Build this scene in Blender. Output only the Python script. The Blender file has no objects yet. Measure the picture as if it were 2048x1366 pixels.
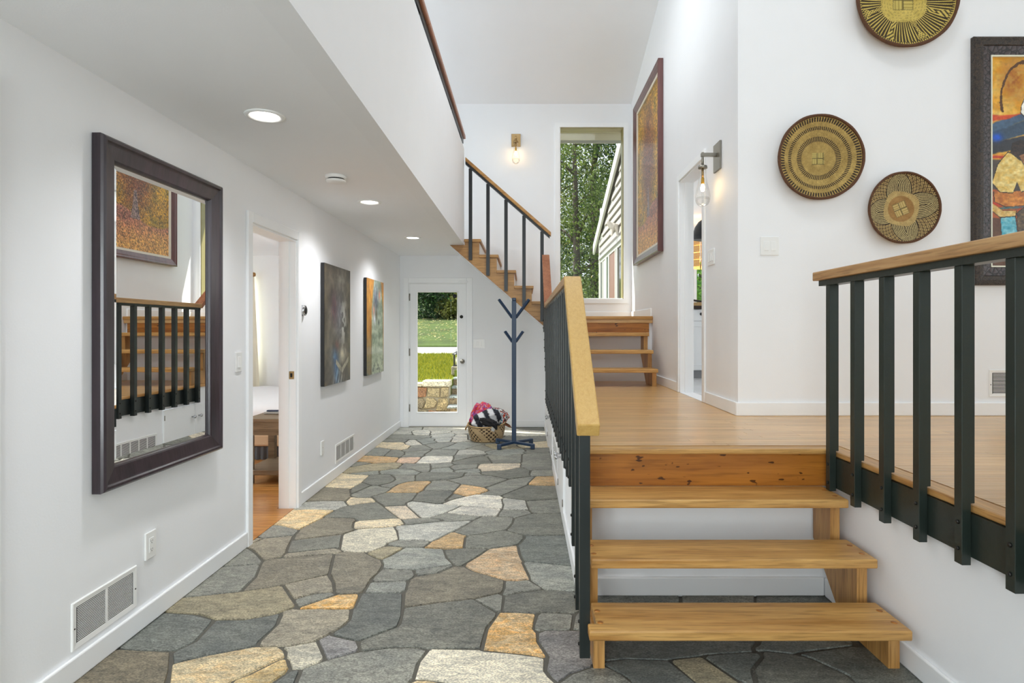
import bpy, bmesh, math, random
import numpy as np
from mathutils import Vector, Matrix

random.seed(7)
rng = np.random.default_rng(11)
scene = bpy.context.scene
COL = scene.collection

# ------------------------------------------------------------------ camera, world, sun, daylight, exposure
cam_data = bpy.data.cameras.new('camera')
cam_data.sensor_width = 36.0
cam_data.lens = 1200.0 / 2048.0 * 36.0
cam_data.shift_x = -26.0 / 2048.0
cam_data.shift_y = -23.0 / 2048.0
cam_data.clip_start = 0.05
cam_data.clip_end = 200
cam = bpy.data.objects.new('camera', cam_data)
COL.objects.link(cam)
cam.location = (0, 0, 1.36)
cam.rotation_euler = (math.radians(90), 0, 0)
scene.camera = cam

world = bpy.data.worlds.new('sky')
scene.world = world
world.use_nodes = True
wn = world.node_tree.nodes
wn['Background'].inputs['Color'].default_value = (0.86, 0.93, 1.0, 1)
wn['Background'].inputs['Strength'].default_value = 1.2

def light(name, kind, loc, energy, color=(1, 1, 1), rot=(0, 0, 0), **kw):
    d = bpy.data.lights.new(name, kind)
    d.energy = energy
    d.color = color
    for k, v in kw.items():
        setattr(d, k, v)
    o = bpy.data.objects.new(name, d)
    COL.objects.link(o)
    o.location = loc
    o.rotation_euler = rot
    return o

sun = light('sun', 'SUN', (-6, 14, 12), 7.0, (1.0, 0.95, 0.86), angle=0.012)
sun.rotation_euler = Vector((0.78, -0.32, -0.95)).to_track_quat('-Z', 'Y').to_euler()
R90 = math.radians(90)
# living room and bedroom daylight; the other area lamps stand at added, unseen openings
light('daylight_living_window', 'AREA', (6.35, 1.3, 2.6), 20, (0.91, 0.96, 1.0), (0, R90, 0), shape='RECTANGLE', size=2.6, size_y=4.2)
light('fill_entry_back', 'AREA', (1.6, -2.85, 2.6), 15, (0.92, 0.965, 1.0), (R90, 0, 0), shape='RECTANGLE', size=5.0, size_y=3.2)  # unseen window behind the viewer, added to let light in
light('fill_loft', 'AREA', (-5.45, 5.2, 3.9), 74, (0.92, 0.965, 1.0), (0, -R90, 0), shape='RECTANGLE', size=1.1, size_y=3.4)  # unseen loft window, added to brighten the vault and upper wall
light('fill_skylight', 'AREA', (0.4, 5.3, 5.50), 29, (0.92, 0.965, 1.0), (math.radians(16.5), 0, 0), shape='RECTANGLE', size=1.2, size_y=1.3, spread=math.radians(115))  # lamp of an unseen skylight, added to brighten the corridor
light('fill_front_skylight', 'AREA', (1.2, 2.3, 6.39), 54, (0.92, 0.965, 1.0), (math.radians(16.5), 0, 0), shape='RECTANGLE', size=1.5, size_y=1.3)  # second unseen skylight lamp, added for the treads and floor
light('fill_hall', 'AREA', (-0.93, -2.85, 1.25), 88, (0.93, 0.97, 1.0), (R90, 0, 0), shape='RECTANGLE', size=1.1, size_y=2.1)  # unseen glazed door lamp, added to brighten the hall
light('fill_bedroom_side', 'AREA', (-5.45, 5.0, 1.5), 62, (0.93, 0.97, 1.0), (0, -R90, 0), shape='RECTANGLE', size=1.2, size_y=1.8)  # unseen second bedroom window, added because the room stayed dark
light('daylight_bedroom_window', 'AREA', (-4.2, 8.75, 1.5), 40, (0.92, 0.965, 1.0), (-R90, 0, 0), shape='RECTANGLE', size=1.2, size_y=1.3)
light('fill_kitchen', 'AREA', (5.9, 8.6, 2.3), 70, (1.0, 0.98, 0.95), (0, R90, 0), shape='RECTANGLE', size=1.4, size_y=4.0)  # unseen side window lamp, added to light the kitchen

vs = scene.view_settings
vs.view_transform = 'Standard'
vs.look = 'None'
vs.gamma = 1
vs.use_curve_mapping = False
vs.exposure = 0.38
cy = scene.cycles
cy.use_denoising = True
cy.max_bounces = 10
cy.diffuse_bounces = 7
cy.glossy_bounces = 4
cy.transparent_max_bounces = 16
cy.sample_clamp_indirect = 6
cy.caustics_reflective = False
cy.caustics_refractive = False

# ------------------------------------------------------------------ helpers
def lin(c):
    if isinstance(c, str):
        c = tuple(int(c[i:i + 2], 16) for i in (0, 2, 4))
    return tuple(((v / 255) / 12.92 if v / 255 <= 0.04045 else ((v / 255 + 0.055) / 1.055) ** 2.4) for v in c)

def srgb_np(a):
    a = np.clip(np.asarray(a, dtype=np.float64) / 255.0, 0, 1)
    return np.where(a <= 0.04045, a / 12.92, ((a + 0.055) / 1.055) ** 2.4)

class Frame:
    """a place to build in: origin plus the right (u), up (v) and outward (n) directions"""
    def __init__(s, o=(0, 0, 0), u=(1, 0, 0), v=(0, 1, 0), n=(0, 0, 1)):
        s.o, s.u, s.v, s.n = Vector(o), Vector(u), Vector(v), Vector(n)
    def __call__(s, p):
        return s.o + s.u * p[0] + s.v * p[1] + s.n * p[2]

ID = Frame()
def on_left(y, z, x=-1.75): return Frame((x, y, z), (0, 1, 0), (0, 0, 1), (1, 0, 0))
def on_right(y, z, x=1.49): return Frame((x, y, z), (0, -1, 0), (0, 0, 1), (-1, 0, 0))
def on_front(x, z, y=4.2): return Frame((x, y, z), (1, 0, 0), (0, 0, 1), (0, -1, 0))

class MB:
    def __init__(s, fr=ID):
        s.f, s.v, s.q, s.sm = fr, [], [], []
    def add(s, vs, fs, smooth=False):
        b = len(s.v)
        s.v += [s.f(p) for p in vs]
        s.q += [tuple(i + b for i in f) for f in fs]
        s.sm += [smooth] * len(fs)
        return s
    def box(s, x0, x1, y0, y1, z0, z1):
        return s.add([(x0, y0, z0), (x1, y0, z0), (x1, y1, z0), (x0, y1, z0), (x0, y0, z1), (x1, y0, z1), (x1, y1, z1), (x0, y1, z1)],
                     [(0, 3, 2, 1), (4, 5, 6, 7), (0, 1, 5, 4), (1, 2, 6, 5), (2, 3, 7, 6), (3, 0, 4, 7)])
    def prism(s, poly, a, b, axis='x'):
        """poly in the two other axes (yz for x, xz for y, xy for z), pushed from a to b"""
        n = len(poly)
        def P(p, t):
            return {'x': (t, p[0], p[1]), 'y': (p[0], t, p[1]), 'z': (p[0], p[1], t)}[axis]
        vs_ = [P(p, a) for p in poly] + [P(p, b) for p in poly]
        fs = [tuple(range(n))[::-1], tuple(range(n, 2 * n))] + [(i, (i + 1) % n, n + (i + 1) % n, n + i) for i in range(n)]
        return s.add(vs_, fs)
    def tube(s, pts, r, n=8, cap=True):
        pts = [Vector(p) for p in pts]
        rs = r if isinstance(r, (list, tuple)) else [r] * len(pts)
        vs_, fs = [], []
        t0 = (pts[1] - pts[0]).normalized()
        ref = Vector((0, 0, 1)) if abs(t0.z) < 0.9 else Vector((1, 0, 0))
        a = t0.cross(ref).normalized()
        for i, p in enumerate(pts):
            t = (pts[min(i + 1, len(pts) - 1)] - pts[max(i - 1, 0)]).normalized()
            a = (a - t * a.dot(t)).normalized()
            b = t.cross(a)
            for k in range(n):
                w = 2 * math.pi * k / n
                vs_.append(p + (a * math.cos(w) + b * math.sin(w)) * rs[i])
        for i in range(len(pts) - 1):
            for k in range(n):
                fs.append((i * n + k, i * n + (k + 1) % n, (i + 1) * n + (k + 1) % n, (i + 1) * n + k))
        if cap:
            fs += [tuple(range(n))[::-1], tuple(range((len(pts) - 1) * n, len(pts) * n))]
        return s.add(vs_, fs, n > 5)
    def lathe(s, prof, c=(0, 0, 0), n=24, axis='z', caps=True):
        """prof: (radius, height) from start to end around c"""
        vs_, fs = [], []
        for r, h in prof:
            for k in range(n):
                w = 2 * math.pi * k / n
                x, y = r * math.cos(w), r * math.sin(w)
                vs_.append({'z': (c[0] + x, c[1] + y, c[2] + h), 'y': (c[0] + x, c[1] + h, c[2] + y), 'x': (c[0] + h, c[1] + x, c[2] + y)}[axis])
        for i in range(len(prof) - 1):
            for k in range(n):
                fs.append((i * n + k, i * n + (k + 1) % n, (i + 1) * n + (k + 1) % n, (i + 1) * n + k))
        if caps and prof[0][0] > 1e-6: fs.append(tuple(range(n))[::-1])
        if caps and prof[-1][0] > 1e-6: fs.append(tuple(range((len(prof) - 1) * n, len(prof) * n)))
        return s.add(vs_, fs, True)
    def side(s, w, h, prof, k):
        """one mitred member of a picture-frame: prof = (inset, height) outline; k 0 bottom 1 right 2 top 3 left, outer rectangle w x h from the frame origin"""
        vs_ = []
        for i, t in prof:
            c = [(i, i), (w - i, i), (w - i, h - i), (i, h - i)]
            p, q = c[k], c[(k + 1) % 4]
            vs_ += [(p[0], p[1], t), (q[0], q[1], t)]
        m = len(prof)
        fs = [(2 * j, 2 * j + 1, 2 * ((j + 1) % m) + 1, 2 * ((j + 1) % m)) for j in range(m)]
        fs += [tuple(2 * j for j in range(m))[::-1], tuple(2 * j + 1 for j in range(m))]
        return s.add(vs_, fs)
    def build(s, name, mat, parent=None, bevel=0.0, seg=1, origin=None):
        me = bpy.data.meshes.new(name)
        me.from_pydata([tuple(v) for v in s.v], [], s.q)
        bm = bmesh.new()
        bm.from_mesh(me)
        for f, sm in zip(bm.faces, s.sm): f.smooth = sm
        bmesh.ops.recalc_face_normals(bm, faces=bm.faces)
        if bevel > 0:
            bm.normal_update()
            ed = [e for e in bm.edges if e.is_manifold and e.calc_face_angle(0) > 0.6]
            bmesh.ops.bevel(bm, geom=ed, offset=bevel, segments=seg, affect='EDGES', profile=0.5, clamp_overlap=True)
        bm.to_mesh(me)
        bm.free()
        return link(name, me, mat, parent, origin)

def wloc(o):
    l = Vector((0, 0, 0))
    while o is not None:
        l += o.location
        o = o.parent
    return l

def link(name, me, mat, parent=None, origin=None):
    n = len(me.vertices)
    co = np.empty(n * 3)
    me.vertices.foreach_get('co', co)
    co = co.reshape(-1, 3)
    if origin is None:
        lo, hi = co.min(0), co.max(0)
        origin = ((lo[0] + hi[0]) / 2, (lo[1] + hi[1]) / 2, lo[2])
    me.vertices.foreach_set('co', (co - np.array(origin)).ravel())
    me.update()
    if mat is not None and not me.materials:
        me.materials.append(mat)
    o = bpy.data.objects.new(name, me)
    COL.objects.link(o)
    if parent is not None:
        o.parent = parent
        o.location = Vector(origin) - wloc(parent)
    else:
        o.location = origin
    return o

def tag(o, label=None, cat=None, group=None, kind=None):
    if label: o['label'] = label
    if cat: o['category'] = cat
    if group: o['group'] = group
    if kind: o['kind'] = kind
    return o

def thing(name, loc, label, cat, group=None, kind=None):
    o = bpy.data.objects.new(name, None)
    o.empty_display_size = 0.1
    COL.objects.link(o)
    o.location = loc
    return tag(o, label, cat, group, kind)

def struct(o, label):
    return tag(o, label, None, None, 'structure')

def copy_tree(o, parent=None):
    c = o.copy()
    COL.objects.link(c)
    c.parent = parent
    for ch in list(o.children):
        copy_tree(ch, c)
    return c

def npmesh(name, V, Q, cols=None, smooth=False):
    """mesh from arrays: V (n,3), Q (m,4 or 3), cols (n,3) linear vertex colours"""
    V = np.asarray(V, dtype=np.float32)
    Q = np.asarray(Q, dtype=np.int32)
    me = bpy.data.meshes.new(name)
    k = Q.shape[1]
    me.vertices.add(len(V))
    me.vertices.foreach_set('co', V.ravel())
    me.loops.add(len(Q) * k)
    me.loops.foreach_set('vertex_index', Q.ravel())
    me.polygons.add(len(Q))
    me.polygons.foreach_set('loop_start', np.arange(0, len(Q) * k, k, dtype=np.int32))
    me.polygons.foreach_set('loop_total', np.full(len(Q), k, dtype=np.int32))
    if smooth:
        me.polygons.foreach_set('use_smooth', np.ones(len(Q), dtype=bool))
    me.update(calc_edges=True)
    if cols is not None:
        at = me.color_attributes.new('paint', 'FLOAT_COLOR', 'POINT')
        c4 = np.ones((len(V), 4), dtype=np.float32)
        c4[:, :3] = cols
        at.data.foreach_set('color', c4.ravel())
    return me

# value noise on arrays
_tab = rng.random((256, 256))
def vnoise(x, y):
    xi, yi = np.floor(x).astype(int), np.floor(y).astype(int)
    fx, fy = x - xi, y - yi
    fx, fy = fx * fx * (3 - 2 * fx), fy * fy * (3 - 2 * fy)
    g = lambda a, b: _tab[a % 256, b % 256]
    return (g(xi, yi) * (1 - fx) + g(xi + 1, yi) * fx) * (1 - fy) + (g(xi, yi + 1) * (1 - fx) + g(xi + 1, yi + 1) * fx) * fy
def fbm(x, y, o=4):
    t, a, n = 0, 0.5, 0
    for i in range(o):
        t = t + a * vnoise(x * 2 ** i + 17 * i, y * 2 ** i + 31 * i)
        n += a
        a *= 0.5
    return t / n

# ------------------------------------------------------------------ materials
def new_mat(name):
    m = bpy.data.materials.new(name)
    m.use_nodes = True
    nt = m.node_tree
    return m, nt, nt.nodes['Principled BSDF']

def nd(nt, kind, **kw):
    n = nt.nodes.new(kind)
    for k, v in kw.items():
        if k.startswith('i_'):
            n.inputs[k[2:].replace('_', ' ')].default_value = v
        else:
            setattr(n, k, v)
    return n

def plain(name, col, rough=0.5, metal=0.0, var=0.05, scale=6.0, bump=0.0, bscale=60.0, coat=0.0, spec=0.5):
    m, nt, b = new_mat(name)
    c = lin(col)
    tc = nd(nt, 'ShaderNodeTexCoord')
    no = nd(nt, 'ShaderNodeTexNoise', i_Scale=scale, i_Detail=4.0)
    nt.links.new(tc.outputs['Object'], no.inputs['Vector'])
    mx = nd(nt, 'ShaderNodeMix', data_type='RGBA')
    mx.inputs['A'].default_value = tuple(v * (1 - var) for v in c) + (1,)
    mx.inputs['B'].default_value = tuple(min(1, v * (1 + var)) for v in c) + (1,)
    nt.links.new(no.outputs['Fac'], mx.inputs['Factor'])
    nt.links.new(mx.outputs['Result'], b.inputs['Base Color'])
    b.inputs['Roughness'].default_value = rough
    b.inputs['Metallic'].default_value = metal
    b.inputs['Coat Weight'].default_value = coat
    b.inputs['Specular IOR Level'].default_value = spec
    if bump > 0:
        n2 = nd(nt, 'ShaderNodeTexNoise', i_Scale=bscale, i_Detail=3.0)
        nt.links.new(tc.outputs['Object'], n2.inputs['Vector'])
        bp = nd(nt, 'ShaderNodeBump', i_Strength=bump, i_Distance=0.01)
        nt.links.new(n2.outputs['Fac'], bp.inputs['Height'])
        nt.links.new(bp.outputs['Normal'], b.inputs['Normal'])
    return m

def wood(name, c1, c2, axis='x', rough=0.35, grain=26.0, rnd=0.12, coat=0.0, knots=0.0, fleck=0.5):
    """c1 light, c2 dark grain; the grain runs along axis"""
    m, nt, b = new_mat(name)
    tc = nd(nt, 'ShaderNodeTexCoord')
    oi = nd(nt, 'ShaderNodeObjectInfo')
    mp = nd(nt, 'ShaderNodeMapping')
    sc = {'x': (0.06, 1, 1), 'y': (1, 0.06, 1), 'z': (1, 1, 0.06)}[axis]
    mp.inputs['Scale'].default_value = sc
    ad = nd(nt, 'ShaderNodeVectorMath', operation='ADD')
    ml = nd(nt, 'ShaderNodeVectorMath', operation='SCALE')
    ml.inputs[0].default_value = (17.0, 23.0, 9.0)
    nt.links.new(oi.outputs['Random'], ml.inputs['Scale'])
    nt.links.new(tc.outputs['Object'], ad.inputs[0])
    nt.links.new(ml.outputs[0], ad.inputs[1])
    nt.links.new(ad.outputs[0], mp.inputs['Vector'])
    no = nd(nt, 'ShaderNodeTexNoise', i_Scale=grain, i_Detail=6.0, i_Roughness=0.6, i_Distortion=0.6)
    nt.links.new(mp.outputs[0], no.inputs['Vector'])
    n2 = nd(nt, 'ShaderNodeTexNoise', i_Scale=grain * 5, i_Detail=3.0)
    nt.links.new(mp.outputs[0], n2.inputs['Vector'])
    rp = nd(nt, 'ShaderNodeValToRGB')
    rp.color_ramp.elements[0].position = 0.32
    rp.color_ramp.elements[1].position = 0.66
    rp.color_ramp.elements[0].color = lin(c2) + (1,)
    rp.color_ramp.elements[1].color = lin(c1) + (1,)
    nt.links.new(no.outputs['Fac'], rp.inputs['Fac'])
    hs = nd(nt, 'ShaderNodeHueSaturation')
    mr = nd(nt, 'ShaderNodeMapRange')
    mr.inputs['To Min'].default_value = 1 - rnd
    mr.inputs['To Max'].default_value = 1 + rnd
    nt.links.new(oi.outputs['Random'], mr.inputs['Value'])
    nt.links.new(mr.outputs['Result'], hs.inputs['Value'])
    mx = nd(nt, 'ShaderNodeMix', data_type='RGBA', blend_type='MULTIPLY')
    mx.inputs['Factor'].default_value = fleck
    nt.links.new(rp.outputs['Color'], mx.inputs['A'])
    r2 = nd(nt, 'ShaderNodeValToRGB')
    r2.color_ramp.elements[0].position = 0.35
    r2.color_ramp.elements[0].color = (0.45, 0.4, 0.35, 1)
    r2.color_ramp.elements[1].position = 0.5
    r2.color_ramp.elements[1].color = (1, 1, 1, 1)
    nt.links.new(n2.outputs['Fac'], r2.inputs['Fac'])
    nt.links.new(r2.outputs['Color'], mx.inputs['B'])
    out = mx.outputs['Result']
    if knots > 0:
        vo = nd(nt, 'ShaderNodeTexNoise', i_Scale=30.0, i_Detail=2.0)
        mp2 = nd(nt, 'ShaderNodeMapping')
        mp2.inputs['Scale'].default_value = {'x': (0.45, 1, 1), 'y': (1, 0.45, 1), 'z': (1, 1, 0.45)}[axis]
        nt.links.new(ad.outputs[0], mp2.inputs['Vector'])
        nt.links.new(mp2.outputs[0], vo.inputs['Vector'])
        r3 = nd(nt, 'ShaderNodeValToRGB')
        r3.color_ramp.elements[0].position = 0.66
        r3.color_ramp.elements[0].color = (1, 1, 1, 1)
        r3.color_ramp.elements[1].position = 0.69
        r3.color_ramp.elements[1].color = (0.12, 0.08, 0.05, 1)
        nt.links.new(vo.outputs['Fac'], r3.inputs['Fac'])
        m3 = nd(nt, 'ShaderNodeMix', data_type='RGBA', blend_type='MULTIPLY')
        m3.inputs['Factor'].default_value = knots
        nt.links.new(out, m3.inputs['A'])
        nt.links.new(r3.outputs['Color'], m3.inputs['B'])
        out = m3.outputs['Result']
    nt.links.new(out, hs.inputs['Color'])
    nt.links.new(hs.outputs['Color'], b.inputs['Base Color'])
    b.inputs['Roughness'].default_value = rough
    b.inputs['Coat Weight'].default_value = coat
    b.inputs['Coat Roughness'].default_value = 0.15
    bp = nd(nt, 'ShaderNodeBump', i_Strength=0.12, i_Distance=0.002)
    nt.links.new(n2.outputs['Fac'], bp.inputs['Height'])
    nt.links.new(bp.outputs['Normal'], b.inputs['Normal'])
    return m

def painted(name, rough=0.5, bump=0.3, bscale=90.0, coat=0.0):
    """colour from the mesh's own paint layer"""
    m, nt, b = new_mat(name)
    at = nd(nt, 'ShaderNodeVertexColor', layer_name='paint')
    nt.links.new(at.outputs['Color'], b.inputs['Base Color'])
    b.inputs['Roughness'].default_value = rough
    b.inputs['Coat Weight'].default_value = coat
    tc = nd(nt, 'ShaderNodeTexCoord')
    n2 = nd(nt, 'ShaderNodeTexNoise', i_Scale=bscale, i_Detail=3.0)
    nt.links.new(tc.outputs['Object'], n2.inputs['Vector'])
    bp = nd(nt, 'ShaderNodeBump', i_Strength=bump, i_Distance=0.004)
    nt.links.new(n2.outputs['Fac'], bp.inputs['Height'])
    nt.links.new(bp.outputs['Normal'], b.inputs['Normal'])
    return m

def thin_glass(name, tint=(0.97, 0.99, 0.98), gloss=0.5, rough=0.0):
    m, nt, b = new_mat(name)
    nt.nodes.remove(b)
    out = nt.nodes['Material Output']
    tr = nd(nt, 'ShaderNodeBsdfTransparent')
    tr.inputs['Color'].default_value = tint + (1,)
    gl = nd(nt, 'ShaderNodeBsdfGlossy')
    gl.inputs['Roughness'].default_value = rough
    fr = nd(nt, 'ShaderNodeFresnel', i_IOR=1.45)
    mu = nd(nt, 'ShaderNodeMath', operation='MULTIPLY')
    mu.inputs[1].default_value = gloss
    mx = nd(nt, 'ShaderNodeMixShader')
    nt.links.new(fr.outputs[0], mu.inputs[0])
    nt.links.new(mu.outputs[0], mx.inputs[0])
    nt.links.new(tr.outputs[0], mx.inputs[1])
    nt.links.new(gl.outputs[0], mx.inputs[2])
    nt.links.new(mx.outputs[0], out.inputs['Surface'])
    return m

def glow(name, col, strength):
    m, nt, b = new_mat(name)
    b.inputs['Base Color'].default_value = lin(col) + (1,)
    b.inputs['Emission Color'].default_value = lin(col) + (1,)
    b.inputs['Emission Strength'].default_value = strength
    return m

def stone_mat(name, fine=150.0):
    """colour of each stone from the object's own colour, with grain, veins and relief"""
    m, nt, b = new_mat(name)
    tc = nd(nt, 'ShaderNodeTexCoord')
    oi = nd(nt, 'ShaderNodeObjectInfo')
    ge = nd(nt, 'ShaderNodeNewGeometry')
    n1 = nd(nt, 'ShaderNodeTexNoise', i_Scale=5.0, i_Detail=5.0, i_Roughness=0.65, i_Distortion=0.8)
    n2 = nd(nt, 'ShaderNodeTexNoise', i_Scale=fine, i_Detail=3.0, i_Roughness=0.7)
    n3 = nd(nt, 'ShaderNodeTexNoise', i_Scale=22.0, i_Detail=6.0, i_Roughness=0.7, i_Distortion=1.5)
    mp = nd(nt, 'ShaderNodeMapping')
    mp.inputs['Scale'].default_value = (0.7, 1.5, 1)
    mp.inputs['Rotation'].default_value = (0, 0, 0.4)
    nt.links.new(ge.outputs['Position'], mp.inputs['Vector'])
    for n in (n1, n2, n3): nt.links.new(mp.outputs[0], n.inputs['Vector'])
    def ramp(src, p0, c0, p1, c1):
        r = nd(nt, 'ShaderNodeValToRGB')
        r.color_ramp.elements[0].position, r.color_ramp.elements[1].position = p0, p1
        r.color_ramp.elements[0].color, r.color_ramp.elements[1].color = c0 + (1,), c1 + (1,)
        nt.links.new(src, r.inputs['Fac'])
        return r.outputs['Color']
    def mul(a, c, f):
        x = nd(nt, 'ShaderNodeMix', data_type='RGBA', blend_type='MULTIPLY')
        x.inputs['Factor'].default_value = f
        nt.links.new(a, x.inputs['A'])
        nt.links.new(c, x.inputs['B'])
        return x.outputs['Result']
    n4 = nd(nt, 'ShaderNodeTexNoise', i_Scale=9.0, i_Detail=6.0, i_Roughness=0.7, i_Distortion=2.0)
    nt.links.new(mp.outputs[0], n4.inputs['Vector'])
    rust = ramp(n4.outputs['Fac'], 0.40, (0.62, 0.56, 0.44), 0.62, (0.56, 0.27, 0.06))
    mr_ = nd(nt, 'ShaderNodeMix', data_type='RGBA')
    nt.links.new(oi.outputs['Alpha'], mr_.inputs['Factor'])
    nt.links.new(oi.outputs['Color'], mr_.inputs['A'])
    nt.links.new(rust, mr_.inputs['B'])
    c = mr_.outputs['Result']
    c = mul(c, ramp(n1.outputs['Fac'], 0.3, (0.66, 0.66, 0.66), 0.7, (1.25, 1.2, 1.12)), 1.0)
    c = mul(c, ramp(n3.outputs['Fac'], 0.35, (0.58, 0.58, 0.58), 0.62, (1.3, 1.3, 1.28)), 0.9)
    c = mul(c, ramp(n2.outputs['Fac'], 0.34, (0.38, 0.38, 0.38), 0.64, (1.62, 1.62, 1.6)), 0.9)
    nt.links.new(c, b.inputs['Base Color'])
    b.inputs['Roughness'].default_value = 0.5
    ad = nd(nt, 'ShaderNodeMath', operation='ADD')
    nt.links.new(n3.outputs['Fac'], ad.inputs[0])
    nt.links.new(n2.outputs['Fac'], ad.inputs[1])
    bp = nd(nt, 'ShaderNodeBump', i_Strength=0.35, i_Distance=0.006)
    nt.links.new(ad.outputs[0], bp.inputs['Height'])
    nt.links.new(bp.outputs['Normal'], b.inputs['Normal'])
    return m

def leaf_mat(name, c1, c2, rough=0.55):
    m, nt, b = new_mat(name)
    ge = nd(nt, 'ShaderNodeNewGeometry')
    mx = nd(nt, 'ShaderNodeMix', data_type='RGBA')
    mx.inputs['A'].default_value = lin(c1) + (1,)
    mx.inputs['B'].default_value = lin(c2) + (1,)
    nt.links.new(ge.outputs['Random Per Island'], mx.inputs['Factor'])
    nt.links.new(mx.outputs['Result'], b.inputs['Base Color'])
    b.inputs['Roughness'].default_value = rough
    out = nt.nodes['Material Output']
    tl = nd(nt, 'ShaderNodeBsdfTranslucent')
    nt.links.new(mx.outputs['Result'], tl.inputs['Color'])
    ms = nd(nt, 'ShaderNodeMixShader')
    ms.inputs[0].default_value = 0.45
    nt.links.new(b.outputs[0], ms.inputs[1])
    nt.links.new(tl.outputs[0], ms.inputs[2])
    nt.links.new(ms.outputs[0], out.inputs['Surface'])
    return m

def carved_mat(name, c1, c2, scale, kind='cells'):
    m, nt, b = new_mat(name)
    tc = nd(nt, 'ShaderNodeTexCoord')
    if kind == 'cells':
        tx = nd(nt, 'ShaderNodeTexVoronoi', i_Scale=scale)
        tx.feature = 'DISTANCE_TO_EDGE'
        src = tx.outputs['Distance']
        hi = 0.16
    else:
        tx = nd(nt, 'ShaderNodeTexNoise', i_Scale=scale, i_Detail=4.0, i_Distortion=2.0)
        src = tx.outputs['Fac']
        hi = 0.6
    nt.links.new(tc.outputs['Object'], tx.inputs['Vector'])
    rp = nd(nt, 'ShaderNodeValToRGB')
    rp.color_ramp.elements[0].position = 0.02 if kind == 'cells' else 0.4
    rp.color_ramp.elements[1].position = hi
    rp.color_ramp.elements[0].color, rp.color_ramp.elements[1].color = lin(c2) + (1,), lin(c1) + (1,)
    nt.links.new(src, rp.inputs['Fac'])
    nt.links.new(rp.outputs['Color'], b.inputs['Base Color'])
    b.inputs['Roughness'].default_value = 0.4
    bp = nd(nt, 'ShaderNodeBump', i_Strength=0.8, i_Distance=0.006)
    nt.links.new(src, bp.inputs['Height'])
    nt.links.new(bp.outputs['Normal'], b.inputs['Normal'])
    return m

M = dict(
    wall=plain('white_wall_paint', (241, 242, 244), 0.6, var=0.015, bump=0.04, bscale=120),
    ceil=plain('white_ceiling_paint', (243, 244, 246), 0.7, var=0.01, bump=0.05, bscale=150),
    trim=plain('white_trim_paint', (244, 245, 246), 0.35, var=0.015),
    plastic=plain('white_plastic', (238, 238, 236), 0.3, var=0.01),
    darkslot=plain('dark_slot', (18, 18, 18), 0.8),
    grout=plain('grey_mortar', (98, 95, 87), 0.9, var=0.18, scale=25, bump=0.5, bscale=150),
    stone=stone_mat('flagstone'),
    oak=wood('oak_tread', (216, 170, 102), (174, 124, 62), 'x', 0.38, 22, 0.05),
    oaky=wood('oak_board', (206, 158, 94), (168, 118, 60), 'z', 0.4, 22, 0.05),
    riser=wood('amber_pine', (188, 122, 46), (150, 90, 30), 'x', 0.35, 14, 0.05, knots=0.9),
    plank=wood('oak_plank', (220, 180, 122), (196, 148, 92), 'x', 0.28, 30, 0.11, coat=0.25, fleck=0.3),
    edge=wood('oak_edge', (208, 162, 100), (176, 124, 66), 'y', 0.35, 30, 0.05),
    bedplank=wood('amber_plank', (206, 148, 82), (166, 106, 48), 'x', 0.28, 24, 0.12, coat=0.2),
    rail=wood('honey_handrail', (212, 174, 102), (200, 158, 86), 'y', 0.38, 70, 0.03, fleck=0.15),
    rail2=wood('pale_oak_handrail', (206, 166, 116), (178, 134, 86), 'y', 0.4, 24, 0.03),
    railx=wood('oak_stair_rail', (196, 148, 84), (160, 112, 56), 'x', 0.4, 24, 0.03),
    redrail=wood('reddish_handrail', (176, 118, 84), (146, 88, 60), 'y', 0.35, 20, 0.03),
    black=plain('dark_green_black_paint', (36, 45, 40), 0.32, var=0.15, scale=14, bump=0.08, bscale=40),
    black_dim=plain('dimmed_black_paint', (32, 38, 37), 0.3, var=0.12, scale=14),  # same railing paint, darkened for the dimmer light on the hall railing
    blackm=plain('black_paint', (26, 27, 28), 0.35, var=0.1),
    bolt=plain('dark_bolt', (46, 44, 42), 0.4, 0.6),
    espresso=wood('espresso_frame', (58, 44, 50), (36, 28, 34), 'z', 0.3, 18, 0.04, coat=0.3),
    mahog=wood('mahogany_frame', (112, 70, 66), (84, 48, 46), 'z', 0.3, 16, 0.04, coat=0.3),
    mat_board=plain('cream_liner', (222, 212, 196), 0.7),
    mirror=plain('mirror_silver', (248, 250, 250), 0.0, 1.0, var=0.0),
    chrome=plain('chrome', (200, 200, 202), 0.12, 1.0),
    nickel=plain('aged_nickel', (150, 146, 136), 0.35, 0.9),
    brass=plain('aged_brass', (168, 140, 96), 0.35, 0.7),
    blacksat=plain('satin_black', (20, 20, 22), 0.4),
    navy=plain('navy_paint', (30, 54, 82), 0.4, var=0.08),
    glass=thin_glass('window_glass', gloss=0.2),
    bulb=thin_glass('clear_bulb_glass', (0.985, 0.98, 0.97), 0.3),
    paint=painted('brushed_paint', 0.45, 0.5, 70.0, 0.1),
    weave=painted('woven_fibre', 0.75, 0.6, 220.0),
    cloth=painted('cloth', 0.9, 0.25, 200.0),
    rimfib=plain('bark_binding', (88, 54, 28), 0.7, var=0.35, scale=30, bump=0.5, bscale=120),
    straw=plain('straw', (186, 156, 112), 0.8, var=0.2, scale=40, bump=0.5, bscale=150),
    leather=plain('brown_leather', (120, 70, 40), 0.6),
)

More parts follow.
